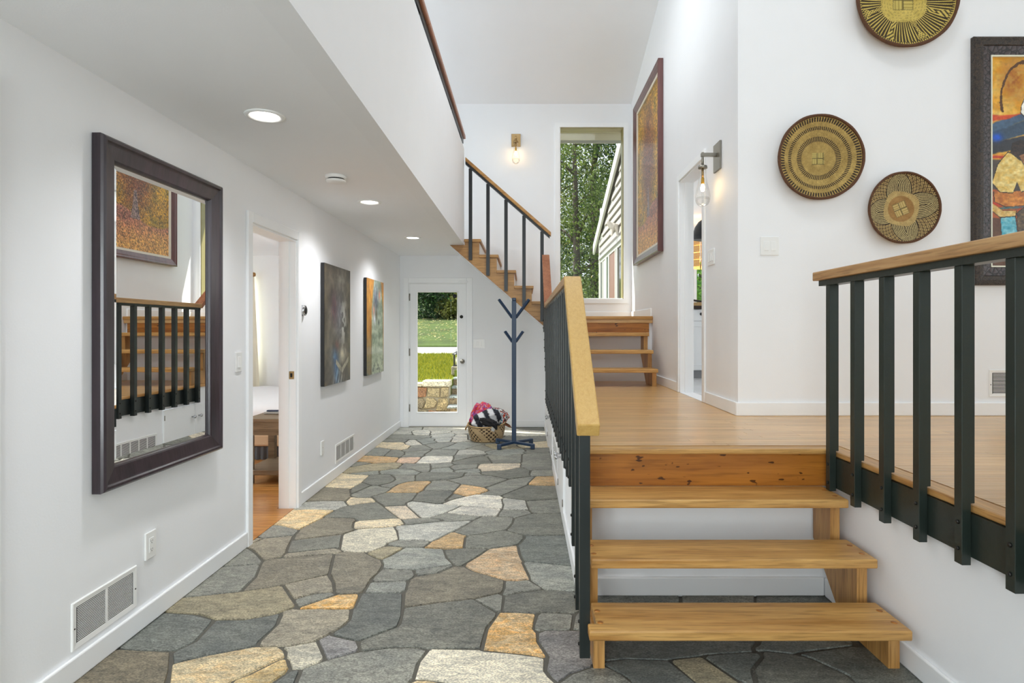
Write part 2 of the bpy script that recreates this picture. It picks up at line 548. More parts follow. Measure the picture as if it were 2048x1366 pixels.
# ------------------------------------------------------------------ the setting: floors, walls, ceilings
def holed(mb, plane, t0, t1, u0, u1, v0, v1, holes):
    """wall slab with rectangular openings; plane 'x': thickness in x, u=y; plane 'y': thickness in y, u=x; v=z"""
    us = sorted({u0, u1} | {h[0] for h in holes} | {h[1] for h in holes})
    zs = sorted({v0, v1} | {h[2] for h in holes} | {h[3] for h in holes})
    us = [u for u in us if u0 <= u <= u1]
    zs = [z for z in zs if v0 <= z <= v1]
    for i in range(len(us) - 1):
        run = None
        for j in range(len(zs) - 1):
            uc, zc = (us[i] + us[i + 1]) / 2, (zs[j] + zs[j + 1]) / 2
            solid = not any(h[0] < uc < h[1] and h[2] < zc < h[3] for h in holes)
            if solid and run is None: run = zs[j]
            if run is not None and (not solid or j == len(zs) - 2):
                top = zs[j + 1] if solid else zs[j]
                if plane == 'x': mb.box(t0, t1, us[i], us[i + 1], run, top)
                else: mb.box(us[i], us[i + 1], t0, t1, run, top)
                run = None
    return mb

CEIL_Z = 2.40
PLAT = 0.76
LAND = 1.52
def roof_z(y): return 4.524 + 0.295 * (8.4 - y)

# flagstone floor
floor = struct(MB().box(-1.75, 1.545, -2.6, 8.4, -0.2, -0.007).build('floor', M['grout']), 'grey mortar bed of the flagstone entry floor')
SC = dict(g=(130, 131, 125), gd=(112, 113, 107), d=(106, 110, 107), gl=(142, 145, 140), lg=(176, 177, 172), lw=(204, 202, 194), lt=(184, 180, 166),
          cw=(206, 201, 186), cr=(210, 199, 174), co=(196, 182, 148), ty=(190, 171, 124), ye=(226, 180, 100), yo=(220, 182, 116), ta=(180, 152, 110),
          tg=(152, 144, 122), bg=(146, 140, 126), gb=(124, 119, 107), br=(116, 109, 94), pg=(134, 133, 134), pc=(196, 172, 142), pw=(206, 194, 176),
          pk=(200, 174, 154), ot=(184, 150, 102), pe=(212, 178, 132), cy=(220, 201, 158))
STONES = """g -1766,3483 -1735,3462 -1547,3495 -1550,3533 -1635,3643 -1722,3733 -1748,3747 -1764,3745 -1770,3733 -1772,3633
g -1766,3070 -1748,3061 -1710,3064 -1489,3133 -1489,3308 -1525,3432 -1536,3470 -1547,3480 -1560,3480 -1735,3453 -1768,3432 -1772,3158
tg -1768,2920 -1735,2899 -1560,2876 -1460,2825 -1322,2825 -1210,2875 -1185,2892 -1166,2920 -1143,2932 -1138,2970 -1191,3045 -1285,3182 -1310,3190 -1348,3167 -1472,3118 -1748,3045 -1766,3032 -1770,3020
d -1769,2595 -1722,2562 -1660,2551 -1485,2551 -1447,2632 -1463,2795 -1472,2820 -1585,2868 -1760,2890 -1768,2882 -1771,2845
d -1481,2520 -1435,2452 -1335,2514 -1171,2583 -1162,2595 -1167,2620 -1151,2745 -1151,2782 -1163,2820 -1172,2865 -1185,2877 -1210,2861 -1322,2815 -1435,2814 -1447,2808 -1435,2620 -1479,2545
br -1768,2133 -1610,2120 -1522,2097 -1410,2133 -1297,2149 -1289,2158 -1291,2170 -1360,2246 -1422,2393 -1498,2530 -1722,2552 -1760,2542 -1770,2520 -1772,2483
co -1432,2432 -1373,2320 -1348,2255 -1294,2208 -1253,2158 -1185,2137 -1165,2145 -1145,2245 -1139,2333 -1098,2374 -1022,2481 -1003,2495 -1003,2508 -1022,2541 -1060,2574 -1160,2574 -1322,2506 -1429,2445
ty -1124,2120 -1120,2108 -1085,2078 -1034,2120 -982,2320 -952,2383 -952,2420 -960,2429 -985,2475 -998,2480 -1010,2475 -1083,2370 -1125,2333 -1132,2258
bg -1166,2883 -1158,2870 -1140,2770 -1154,2620 -1147,2595 -1135,2585 -1047,2585 -1010,2592 -922,2627 -883,2682 -842,2758 -827,2820 -848,2908 -860,2925 -935,2920 -1010,2928 -1098,2919 -1135,2926 -1162,2908 -1170,2895
ye -1101,2933 -860,2935 -842,2945 -842,2958 -853,3070 -860,3090 -872,3093 -960,3086 -1100,2945
g -1154,3008 -1110,2949 -989,3070 -978,3083 -997,3107 -1010,3111 -1085,3091 -1157,3032
bg -1281,3195 -1172,3043 -1085,3105 -1010,3122 -1000,3133 -1012,3158 -1035,3224 -1098,3329 -1272,3216 -1282,3208
d -857,2682 -760,2637 -722,2636 -588,2758 -590,2858 -626,3058 -635,3102 -835,3102 -840,3083 -832,2945 -837,2920 -819,2820 -828,2758 -857,2708
lt -1032,2570 -1008,2545 -991,2495 -972,2477 -935,2411 -898,2413 -847,2460 -838,2470 -838,2495 -910,2617
pg -905,2632 -822,2489 -810,2485 -722,2540 -715,2545 -713,2570 -738,2620 -860,2667 -872,2677
g -886,2370 -871,2270 -835,2190 -760,2184 -648,2156 -585,2126 -535,2088 -521,2095 -497,2195 -479,2245 -459,2270 -449,2320 -439,2345 -441,2445 -419,2545 -460,2566 -585,2564 -722,2525 -822,2465 -891,2408
d -977,2245 -950,2170 -935,2162 -923,2170 -884,2270 -890,2308 -902,2395 -910,2403 -935,2393 -980,2282
cw -430,2345 -322,2326 -247,2299 -221,2282 -203,2258 -178,2182 -60,2147 -10,2174 65,2202 110,2232 118,2308 90,2355 75,2395 79,2482 53,2497 -72,2525 -172,2539 -197,2553 -397,2560 -408,2545 -431,2458
co -442,2270 -422,2245 -397,2170 -385,2162 -360,2162 -285,2185 -222,2188 -208,2195 -210,2208 -216,2245 -235,2276 -372,2327 -422,2328 -442,2308
yo -177,2558 15,2521 78,2498 87,2508 52,2620 51,2695 35,2732 40,2795 49,2870 40,2879 -35,2890 -122,2890 -168,2732
gd -714,2595 -697,2552 -685,2548 -610,2570 -547,2577 -472,2577 -422,2566 -192,2570 -178,2745 -140,2845 -138,2870 -139,2882 -181,2932 -260,3027 -272,3030 -435,2988 -585,2936 -589,2920 -574,2795 -577,2758 -585,2742 -709,2632 -717,2620
gb -626,3208 -617,3145 -621,3108 -598,2965 -585,2950 -435,3002 -272,3040 -126,3108 -115,3145 -114,3208 -115,3258 -198,3320 -298,3383 -348,3442 -372,3453 -410,3449 -483,3358 -604,3308 -628,3258 -622,3245
g -254,3032 -135,2898 -115,2908 -113,2958 -113,3070 -135,3091 -148,3091
gd -107,2908 -97,2901 53,2887 78,2898 240,2889 267,2908 293,2945 309,3083 290,3095 253,3117 103,3142 -10,3111 -102,3070
g -116,3095 -97,3085 -85,3087 -22,3121 78,3148 87,3158 83,3170 47,3220 15,3265 -47,3251 -97,3252 -106,3245 -104,3170
gl 1,3470 28,3332 33,3270 100,3158 115,3149 252,3126 290,3145 340,3158 456,3270 546,3358 540,3371 397,3408 297,3445 2,3524 -7,3508
d -35,3758 -24,3633 -5,3545 15,3533 265,3462 303,3462 538,3520 728,3548 738,3620 740,4008 738,4183 728,4204 718,4095 715,3887 415,3931 278,3974 15,3962 1,3958 3,3920 -32,3808 -43,3795
pc -344,3458 -292,3395 -97,3263 -22,3265 23,3282 -20,3508 -15,3532 -22,3548 -41,3658 -50,3770 -60,3786 -222,3724 -276,3608 -340,3495
gd -386,3933 -376,3758 -360,3748 -222,3738 -60,3799 -42,3820 -23,3883 -13,3908 -14,3970 -135,4067 -160,4064 -272,4001 -367,3970
ta -629,3758 -485,3734 -435,3738 -389,3758 -398,3945 -388,3970 -410,3980 -473,4029 -498,4027 -573,3883 -598,3854 -620,3770
lg -892,4132 -865,4083 -820,3908 -810,3896 -623,3883 -597,3874 -462,4108 -383,4270 -397,4279 -535,4261 -597,4261 -822,4181 -876,4170 -894,4158
g -869,3795 -860,3788 -760,3763 -648,3760 -635,3765 -616,3820 -613,3858 -622,3869 -822,3880 -868,3833
g -473,4045 -410,3996 -372,3982 -272,4016 -135,4089 -120,4120 -93,4232 -87,4320 -88,4345 -96,4358 -185,4369 -222,4381 -297,4386 -310,4379 -368,4283 -404,4195 -475,4058
gd -119,4070 -10,3979 15,3973 278,3989 447,4033 715,4072 725,4132 725,4295 721,4333 715,4344 704,4345 428,4396 340,4421 278,4454 65,4440 26,4420 -74,4333 -84,4220 -106,4120 -119,4095
g -188,4382 -94,4370 -73,4353 41,4445 49,4458 32,4507 27,4524 15,4531 -160,4552 -173,4539 -191,4458 -195,4395
lw -580,4482 -567,4470 -347,4401 -222,4392 -207,4408 -185,4549 -186,4558 -210,4570 -485,4647 -551,4520
lw -644,4708 -625,4695 -497,4658 -385,4633 -185,4575 -175,4595 -175,4682 -191,4833 -187,4858 -178,4870 -210,4930 -360,4965 -410,4967 -548,4845 -601,4783 -625,4732
lg -176,4757 -163,4682 -168,4570 -160,4561 3,4542 22,4558 24,4570 14,4632 3,4783 -160,4854 -177,4845 -181,4832
g 11,4757 33,4570 31,4545 65,4453 303,4466 465,4485 715,4502 721,4282 728,4231 737,4245 739,4632 736,4695 728,4724 416,4782 278,4830 28,4775
gd -194,4920 -159,4870 -98,4837 27,4786 294,4845 353,4869 452,4895 728,4943 738,5020 739,5333 736,5370 728,5383 722,5358 715,5188 465,5208 278,5240 90,5247 40,5263 27,5261
ta 38,5282 90,5260 265,5249 328,5282 415,5306 715,5352 725,5395 715,5445 640,5460 406,5520 340,5545 278,5580 115,5572 94,5545 31,5320
lg -926,4708 -913,4658 -747,4350 -697,4352 -596,4470 -585,4493 -502,4645 -660,4695 -697,4689 -797,4734 -898,4766 -928,4720
pw -1075,4608 -909,4345 -885,4323 -847,4324 -785,4347 -767,4358 -772,4363 -922,4651 -1060,4630 -1080,4620
g -879,4295 -842,4220 -841,4195 -835,4187 -635,4262 -611,4270 -605,4282 -614,4308 -698,4339 -772,4341 -869,4308
g -681,4345 -609,4320 -593,4308 -572,4274 -485,4275 -377,4295 -329,4370 -337,4382 -585,4464 -681,4358
cr -1201,4220 -1183,4145 -1176,4132 -1148,4111 -1122,4123 -960,4153 -910,4169 -872,4186 -852,4220 -891,4308 -910,4329 -922,4330 -972,4327 -1172,4280 -1185,4273 -1204,4245
lt -1198,3945 -1146,3733 -1110,3691 -1035,3674 -972,3687 -943,3708 -886,3782 -882,3833 -835,3895 -829,3920 -874,4070 -910,4151 -922,4154 -960,4139 -1135,4103 -1203,4008 -1207,3983
gd -1464,4382 -1448,4362 -1435,4358 -1235,4345 -1210,4307 -1185,4287 -1072,4319 -935,4342 -928,4345 -926,4358 -1040,4532 -1098,4632 -1172,4742 -1197,4740 -1360,4659 -1386,4632 -1430,4532
gb -1524,4058 -1521,3983 -1497,3891 -1217,4008 -1164,4083 -1163,4095 -1187,4120 -1199,4158 -1216,4245 -1206,4283 -1235,4327 -1247,4333 -1398,4339 -1448,4350 -1462,4333 -1529,4120 -1532,4083
gd -1504,3858 -1459,3682 -1448,3667 -1285,3722 -1172,3750 -1164,3758 -1163,3770 -1172,3794 -1222,3991 -1492,3883 -1504,3870
bg -1454,3608 -1435,3598 -1422,3600 -1148,3663 -1125,3682 -1127,3695 -1148,3714 -1185,3740 -1435,3660 -1454,3645
tg -960,3670 -960,3658 -885,3584 -872,3574 -847,3573 -817,3620 -785,3700 -763,3745 -772,3756 -860,3777 -885,3762
gb -1150,3633 -1084,3345 -1022,3228 -983,3108 -960,3097 -860,3103 -845,3120 -841,3170 -845,3233 -840,3245 -846,3270 -827,3358 -825,3432 -830,3483 -855,3545 -885,3566 -967,3645 -985,3671 -1035,3665 -1110,3679 -1146,3645
gl -840,3532 -822,3495 -810,3430 -710,3413 -660,3417 -610,3411 -428,3483 -426,3495 -473,3582 -509,3720 -522,3730 -622,3739 -648,3753 -735,3755 -747,3751 -808,3608 -844,3558
gd -492,3683 -455,3570 -397,3461 -372,3462 -364,3470 -304,3583 -241,3708 -238,3720 -247,3731 -397,3741 -486,3720 -494,3708
g -618,3370 -601,3345 -598,3325 -585,3326 -485,3373 -431,3445 -417,3458 -423,3472 -610,3401 -619,3395
g -829,3258 -810,3249 -722,3249 -648,3260 -635,3268 -616,3308 -613,3332 -635,3387 -637,3395 -660,3406 -710,3404 -785,3417 -810,3411 -831,3308
gl -830,3120 -822,3113 -648,3112 -626,3145 -636,3233 -648,3251 -747,3238 -822,3237 -833,3220
gb -1538,3532 -1533,3495 -1480,3308 -1472,3137 -1447,3137 -1310,3200 -1160,3305 -1110,3335 -1100,3345 -1100,3358 -1160,3626 -1172,3642 -1472,3577 -1522,3553
bg -1768,3770 -1722,3750 -1648,3679 -1547,3551 -1485,3587 -1463,3620 -1465,3670 -1484,3733 -1535,3965 -1698,3916 -1736,3820
g -1769,3945 -1710,3924 -1533,3983 -1537,4058 -1547,4084 -1582,4108 -1710,4179 -1760,4180 -1770,4170 -1771,4158
cy -1766,4195 -1710,4191 -1547,4101 -1466,4358 -1475,4382 -1457,4470 -1442,4520 -1448,4534 -1635,4550 -1722,4538 -1760,4551 -1771,4532 -1772,4507 -1772,4232
bg -1768,3820 -1760,3812 -1748,3827 -1714,3908 -1722,3915 -1760,3929 -1769,3920
lg -1762,4570 -1722,4548 -1635,4559 -1535,4550 -1435,4550 -1401,4632 -1377,4658 -1410,4714 -1435,4766 -1460,4780 -1598,4778 -1760,4753 -1769,4745 -1772,4695 -1771,4595
gb -1770,4783 -1760,4772 -1722,4772 -1598,4786 -1435,4789 -1429,4808 -1429,4870 -1419,4895 -1446,4945 -1447,4983 -1460,4997 -1491,5095 -1498,5132 -1510,5145 -1698,5190 -1722,5192 -1760,5182 -1768,5170 -1771,5132
cr -1767,5233 -1722,5205 -1547,5162 -1510,5160 -1498,5170 -1463,5358 -1463,5620 -1472,5626 -1648,5666 -1735,5700 -1760,5703 -1768,5695 -1772,5382
cr -1419,4758 -1385,4690 -1372,4675 -1360,4673 -1197,4750 -1188,4758 -1188,4770 -1197,4786 -1230,4845 -1247,4862 -1360,4866 -1385,4879 -1410,4879 -1419,4870
gd -1456,5370 -1348,5264 -1285,5261 -1216,5333 -1189,5395 -1189,5482 -1210,5533 -1260,5620 -1263,5645 -1297,5666 -1348,5664 -1435,5628 -1455,5608 -1457,5595
gd -1486,5145 -1481,5108 -1448,5001 -1435,5004 -1365,5220 -1352,5245 -1354,5258 -1448,5345 -1458,5333 -1491,5158
g -1438,4958 -1410,4908 -1360,4877 -1260,4876 -1251,4920 -1177,5020 -1154,5132 -1155,5158 -1160,5160 -1260,5216 -1285,5249 -1335,5252 -1347,5232
ta -1165,5033 -1148,5024 -1098,5024 -922,5022 -897,5029 -888,5045 -885,5070 -868,5095 -870,5195 -842,5370 -860,5394 -872,5403 -997,5395 -1053,5370 -1109,5295 -1119,5270 -1143,5158 -1150,5070
gd -1244,4882 -1222,4858 -1170,4758 -1085,4638 -935,4662 -938,4720 -918,4770 -902,4795 -900,4995 -910,5015 -1160,5015 -1244,4908
g -1268,5245 -1241,5220 -1160,5176 -1154,5182 -1122,5298 -1060,5382 -1008,5408 -1003,5420 -1002,5470 -1025,5570 -1027,5608 -1035,5632 -1060,5637 -1210,5642 -1240,5632 -1243,5620 -1205,5558 -1173,5458 -1180,5395 -1201,5332 -1269,5258
gd -1015,5570 -985,5403 -872,5412 -835,5432 -710,5461 -610,5534 -581,5583 -579,5682 -563,5720 -572,5726 -610,5726 -660,5742 -898,5743 -972,5737 -993,5720 -1005,5658 -1019,5632
g -857,5108 -848,5098 -635,5098 -610,5076 -599,5095 -577,5220 -575,5295 -637,5358 -722,5442 -822,5422 -845,5408 -833,5370 -856,5232
gd -895,4783 -885,4771 -798,4748 -698,4699 -660,4710 -639,4732 -629,4758 -641,4795 -601,4995 -622,5067 -648,5089 -847,5089 -872,5059 -875,5033 -892,5008
gd -616,4808 -610,4802 -598,4804 -554,4858 -500,4908 -492,4920 -528,4945 -585,4991 -591,4982 -607,4882 -619,4845
pe -600,5020 -585,5002 -485,4926 -472,4927 -422,4971 -385,4988 -319,5070 -312,5082 -315,5108 -344,5158 -360,5179 -460,5239 -535,5277 -560,5276
g -705,5445 -560,5298 -447,5247 -360,5193 -347,5195 -322,5219 -206,5395 -167,5445 -165,5470 -322,5595 -385,5615 -410,5605 -560,5584 -590,5532
g -370,4982 -360,4974 -210,4946 -197,4937 17,5270 22,5320 85,5545 78,5553 65,5564 40,5566 -134,5470 -155,5445 -335,5170 -296,5095 -297,5083
gd -417,5695 -403,5658 -372,5622 -310,5603 -172,5491 -147,5482 48,5583 47,5608 36,5632 40,5720 49,5808 -35,5931 -47,5940 -160,5843 -222,5815 -397,5768 -416,5758
pw -466,5908 -435,5882 -423,5795 -410,5779 -397,5779 -222,5829 -160,5858 -44,5958 -50,5995 -42,6108 -60,6126 -247,6127 -322,6114 -360,6116 -449,6095 -467,6020
g -42,5982 -29,5945 53,5824 78,5838 278,5866 340,5901 446,5932 728,5982 736,6008 739,6070 738,6520 728,6588 403,6631 278,6668 240,6666 20,6620 -26,6558 -28,6220 -30,6158 -44,6132 -33,6108
g 45,5632 65,5591 90,5582 278,5595 715,5609 718,5483 728,5415 738,5445 739,5583 737,5733 728,5789 452,5820 278,5855 90,5826 65,5813
gl -687,5795 -660,5752 -610,5740 -572,5739 -535,5723 -485,5725 -448,5728 -426,5745 -426,5770 -437,5808 -446,5870 -473,5891 -485,5892 -585,5859 -665,5820
g -570,5608 -560,5598 -522,5598 -404,5620 -400,5632 -418,5658 -423,5683 -435,5716 -535,5717 -569,5683
g -742,5958 -695,5845 -685,5827 -673,5827 -585,5874 -498,5900 -478,5920 -476,5958 -475,6058 -482,6083 -498,6091 -687,6058 -711,6033
gl -917,5770 -898,5749 -698,5748 -688,5758 -701,5795 -692,5808 -694,5820 -722,5876 -747,5939 -760,5943 -785,5940 -872,5907 -913,5858
g -955,6058 -935,5995 -918,5895 -910,5886 -885,5917 -760,5959 -747,5970 -731,6020 -713,6058 -733,6083 -772,6173 -955,6108
gd -750,6158 -722,6092 -710,6078 -685,6072 -635,6075 -372,6127 -353,6145 -350,6182 -389,6345 -406,6432 -448,6467 -472,6463 -559,6420 -752,6182
g -441,6482 -394,6445 -336,6170 -335,6126 -272,6135 -60,6144 -42,6170 -40,6333 -39,6558 -20,6595 -35,6602 -210,6468 -234,6470 -335,6509 -398,6542 -426,6520
g -763,6470 -748,6358 -747,6225 -735,6224 -572,6427 -535,6446 -457,6483 -418,6558 -417,6570 -435,6577 -747,6533 -768,6483
lw -1117,6145 -1098,6134 -972,6133 -948,6124 -754,6195 -765,6232 -762,6358 -774,6458 -783,6470 -798,6474 -998,6490 -1060,6492 -1072,6487 -1087,6470 -1100,6420
pk -1330,6195 -1308,6170 -1260,6150 -1198,6138 -1135,6136 -1127,6145 -1117,6220 -1112,6358 -1113,6408 -1122,6417 -1235,6415 -1310,6405 -1332,6370
ot -1766,6232 -1572,6156 -1535,6124 -1360,6170 -1343,6182 -1338,6195 -1342,6382 -1360,6407 -1522,6458 -1672,6491 -1760,6491 -1769,6482 -1771,6445 -1771,6270
g -1764,5983 -1710,5977 -1575,6108 -1567,6120 -1571,6132 -1598,6151 -1698,6192 -1760,6180 -1767,6170 -1771,6120
tg -1769,5745 -1710,5698 -1672,5699 -1398,5819 -1310,5877 -1272,5886 -1264,5895 -1252,5970 -1249,6083 -1260,6113 -1272,6139 -1335,6166 -1555,6108 -1722,5949 -1767,5920
gl -1655,5682 -1485,5637 -1447,5636 -1398,5660 -1378,5682 -1399,5732 -1410,5758 -1413,5795 -1422,5803 -1655,5695
gl -1386,5733 -1360,5675 -1297,5677 -1248,5650 -1035,5647 -1022,5650 -1019,5658 -1001,5733 -1001,5745 -1027,5770 -1087,5845 -1110,5862 -1260,5878 -1310,5862 -1393,5808 -1395,5758
g -1248,5908 -1235,5887 -1098,5872 -1010,5770 -985,5751 -935,5747 -925,5758 -925,5858 -944,5970 -972,6117 -1135,6121 -1235,6138 -1241,6120 -1236,6095
gl -1763,6520 -1572,6477 -1560,6477 -1532,6508 -1527,6520 -1525,6820 -1536,6858 -1559,6870 -1672,6942 -1722,6940 -1760,6929 -1767,6920 -1772,6595 -1769,6533
g -1515,6495 -1507,6470 -1398,6427 -1360,6422 -1348,6423 -1341,6433 -1327,6508 -1326,6595 -1351,6695 -1372,6715 -1422,6807 -1460,6828 -1485,6825 -1516,6808 -1520,6520
cr -1765,6970 -1672,6954 -1535,6871 -1435,6824 -1410,6823 -1360,6861 -1350,6882 -1350,7058 -1380,7083 -1408,7120 -1427,7145 -1463,7245 -1510,7273 -1522,7277 -1672,7265 -1760,7301 -1769,7283 -1771,7220 -1771,7020
g -1330,6433 -1310,6416 -1122,6432 -1110,6438 -1098,6481 -1087,6495 -1107,6533 -1065,6783 -1085,6801 -1098,6799 -1222,6725 -1331,6695 -1332,6645 -1310,6558
g -1389,6770 -1360,6721 -1348,6712 -1322,6711 -1235,6734 -1085,6819 -1060,6858 -1122,6971 -1198,7098 -1322,7063 -1336,7045 -1339,6858 -1393,6808
g -1090,6533 -1060,6503 -847,6486 -785,6485 -773,6495 -764,6533 -760,6795 -754,6808 -765,6820 -972,6859 -1056,6833 -1065,6820 -1054,6795 -1093,6570
lw -1450,7245 -1411,7145 -1372,7094 -1335,7074 -1213,7108 -1260,7223 -1360,7438 -1372,7442 -1422,7441 -1438,7420 -1441,7283
g -1769,7345 -1760,7334 -1660,7277 -1522,7290 -1460,7266 -1454,7283 -1451,7408 -1450,7432 -1438,7458 -1448,7467 -1622,7491 -1735,7488 -1760,7480 -1768,7470
g -1767,7520 -1760,7513 -1448,7481 -1398,7453 -1348,7450 -1235,7604 -1202,7632 -1202,7682 -1233,7732 -1248,7752 -1260,7755 -1410,7762 -1485,7799 -1672,7825 -1760,7786 -1769,7770
gl -1343,7420 -1259,7258 -1222,7155 -1210,7140 -1197,7137 -1076,7258 -1076,7295 -1085,7308 -1126,7395 -1127,7508 -1185,7554 -1210,7604 -1222,7602 -1341,7445
g -1191,7108 -1172,7088 -1047,6861 -1035,6852 -985,6876 -902,7020 -885,7075 -841,7208 -862,7270 -873,7283 -898,7292 -948,7290 -1060,7254 -1186,7132 -1195,7120
gl -966,6870 -760,6835 -747,6826 -722,6825 -685,6849 -665,6908 -552,7095 -513,7132 -523,7158 -581,7208 -672,7286 -747,7312 -760,7313 -822,7283 -823,7232 -888,7020 -964,6895
lg -757,6558 -748,6548 -698,6549 -435,6587 -426,6595 -425,6620 -452,6670 -449,6720 -488,6770 -510,6793 -660,6842 -672,6842 -735,6806 -747,6795 -751,6758
g -665,6858 -497,6802 -447,6742 -435,6739 -350,6845 -352,6858 -386,6883 -410,6933 -497,7115 -510,7114 -536,7095 -650,6908 -664,6883
lg -1230,7758 -1194,7695 -1188,7658 -1195,7620 -1180,7570 -1122,7525 -1072,7559 -1035,7595 -947,7626 -915,7695 -916,7720 -918,7770 -910,7789 -891,7808 -913,7833 -944,7908 -1010,7929 -1022,7929 -1117,7858 -1148,7811
lg -1115,7395 -1060,7286 -1048,7277 -920,7308 -913,7483 -915,7570 -935,7595 -948,7604 -972,7604 -1035,7580 -1067,7545 -1117,7508
lw -932,7620 -908,7583 -898,7305 -847,7289 -760,7323 -668,7382 -664,7395 -710,7441 -718,7470 -747,7770 -797,7824 -810,7830 -835,7826 -867,7808 -902,7770 -904,7683
lw -1514,8033 -1467,7858 -1435,7795 -1410,7778 -1248,7766 -1241,7833 -1258,7895 -1262,8020 -1290,8120 -1360,8177 -1410,8177 -1435,8155 -1493,8132 -1517,8070
lw -1279,8108 -1249,8020 -1243,7883 -1210,7799 -1160,7822 -1123,7870 -1071,7908 -1025,7945 -1021,7970 -994,8020 -991,8095 -1060,8141 -1260,8128 -1279,8120
lg -1765,7845 -1760,7839 -1660,7835 -1510,7812 -1498,7816 -1476,7858 -1530,8058 -1522,8090 -1515,8120 -1522,8135 -1698,8162 -1760,8132 -1768,8120 -1772,8070 -1771,7895
lg -1768,8182 -1760,8172 -1685,8171 -1535,8148 -1485,8148 -1435,8170 -1414,8195 -1432,8382 -1485,8442 -1760,8445 -1772,8432
lw -1453,8432 -1423,8395 -1414,8370 -1403,8208 -1398,8198 -1360,8190 -1285,8141 -1060,8151 -1010,8127 -985,8123 -935,8169 -822,8213 -760,8261 -672,8303 -535,8348 -491,8432 -510,8443 -1398,8444 -1435,8443
lw -1005,7945 -935,7924 -898,7840 -860,7825 -815,7845 -772,7901 -698,7944 -666,7970 -552,8095 -549,8183 -540,8258 -548,8287 -722,8246 -929,8158 -980,8108 -983,8020 -1007,7970
g -331,7395 -322,7382 -310,7314 -298,7295 -110,7126 -97,7124 28,7220 61,7282 78,7298 303,7380 703,7423 711,7445 713,7482 712,7570 703,7596 440,7649 353,7678 253,7723 -35,7703 -135,7728 -222,7729 -235,7726 -247,7709 -299,7545 -300,7458 -310,7432 -331,7408
lw -536,8108 -531,8095 -335,7886 -312,7833 -247,7740 -185,7746 -35,7716 253,7734 465,7688 703,7662 713,7545 715,7537 728,7537 736,7545 739,7570 739,7833 736,7983 728,8018 290,8074 -22,8162 -68,8195 -272,8439 -285,8443 -472,8441 -524,8320 -539,8183
cr -90,7070 -62,6983 -35,6926 -22,6923 78,6947 303,6961 498,7008 728,7048 738,7108 740,7370 737,7495 728,7511 715,7511 703,7358 353,7368 278,7359 78,7283 28,7195 -87,7108 -94,7095
tg -474,7095 -378,6895 -335,6870 -297,6886 -185,6876 -147,6881 -60,6926 -53,6933 -60,6947 -90,7020 -108,7108 -210,7199 -335,7201 -440,7145 -473,7108
gl -441,6670 -412,6620 -409,6583 -385,6558 -335,6524 -222,6476 -47,6609 -2,6632 -28,6670 -14,6708 0,6733 -4,6783 -33,6895 -47,6904 -110,6875 -160,6862 -310,6869 -328,6858 -426,6733 -442,6695
g -14,6682 28,6636 53,6637 278,6682 303,6706 328,6720 440,6755 728,6809 737,6845 732,6882 728,6892 690,6896 290,6946 90,6934 -10,6910 -16,6908 20,6758 15,6732
g -727,7333 -720,7320 -663,7295 -517,7170 -497,7143 -447,7156 -322,7218 -313,7232 -291,7258 -291,7270 -316,7295 -335,7376 -347,7401 -360,7405 -635,7388
gd -243,8433 -41,8195 -10,8173 303,8086 728,8108 728,7695 740,7683 752,7695 752,8433 740,8445 -185,8444 -235,8440
g -794,7845 -747,7799 -735,7775 -702,7458 -648,7403 -635,7398 -346,7420 -314,7458 -313,7545 -278,7658 -255,7720 -322,7821 -335,7858 -535,8073 -548,8072 -668,7945 -760,7895 -794,7858
pg 60,2633 102,2508 87,2408 106,2358 128,2327 178,2381 265,2430 277,2444 302,2483 313,2620 324,2658 315,2666 240,2717 90,2717 62,2695
g 45,2732 65,2718 90,2727 203,2726 209,2732 228,2860 215,2877 203,2880 78,2888 61,2858 45,2770
g 219,2732 262,2720 303,2690 328,2687 336,2695 302,2758 307,2832 311,2883 303,2911 290,2914 253,2882 241,2858
g 122,2245 132,2232 165,2215 277,2195 353,2151 361,2158 390,2245 411,2270 412,2308 393,2345 378,2370 302,2448 277,2422 187,2370 140,2319 130,2308
d 322,2445 402,2358 422,2308 421,2270 443,2233 463,2170 553,2165 640,2140 675,2158 703,2182 659,2308 590,2468 415,2479 340,2462 327,2458
tg 607,2458 679,2282 740,2215 778,2212 851,2232 859,2245 853,2258 740,2486 728,2497 615,2476 606,2470
d 752,2495 828,2345 870,2295 878,2290 879,2295 903,2395 911,2420 984,2508 978,2526 952,2531 878,2527 765,2509
gd 882,2245 1075,2158 1165,2094 1271,2158 1273,2295 1264,2370 1181,2482 1165,2495 1128,2516 1015,2540 1003,2530 994,2495 921,2408
d 1158,2520 1190,2492 1279,2370 1288,2270 1308,2182 1315,2176 1553,2175 1563,2195 1564,2232 1563,2520 1553,2567 1402,2579
d 313,2483 340,2473 415,2488 590,2479 615,2490 728,2509 752,2521 965,2544 968,2570 1005,2620 1009,2645 1002,2648 702,2657 628,2681 365,2678 340,2648 328,2620
d 983,2558 990,2549 1028,2549 1128,2525 1153,2539 1415,2592 1426,2608 1428,2632 1428,2645 1340,2659 1053,2641 1038,2632 1015,2595 984,2570
d 313,2770 323,2745 365,2695 390,2685 628,2690 702,2758 711,2770 787,3058 786,3082 752,3184 723,3345 702,3472 340,3132 322,3095 307,3008 306,2932 320,2908 324,2883
gd 661,2695 665,2682 715,2666 990,2660 1017,2670 1174,3070 1152,3120 1132,3195 1095,3420 1078,3523 978,3531 915,3528 892,3520 840,3190 803,3074 724,2770 715,2749
d 1048,2720 1076,2658 1090,2654 1340,2671 1428,2667 1557,2695 1564,2758 1565,3445 1565,3520 1553,3532 1328,3530 1274,3520 1240,3282 1214,3158
gl 7,1820 115,1698 212,1633 303,1538 328,1538 495,1583 505,1595 523,1682 533,1758 440,1852 365,1897 303,1953 290,1954 215,1917 103,1887 15,1838 7,1833
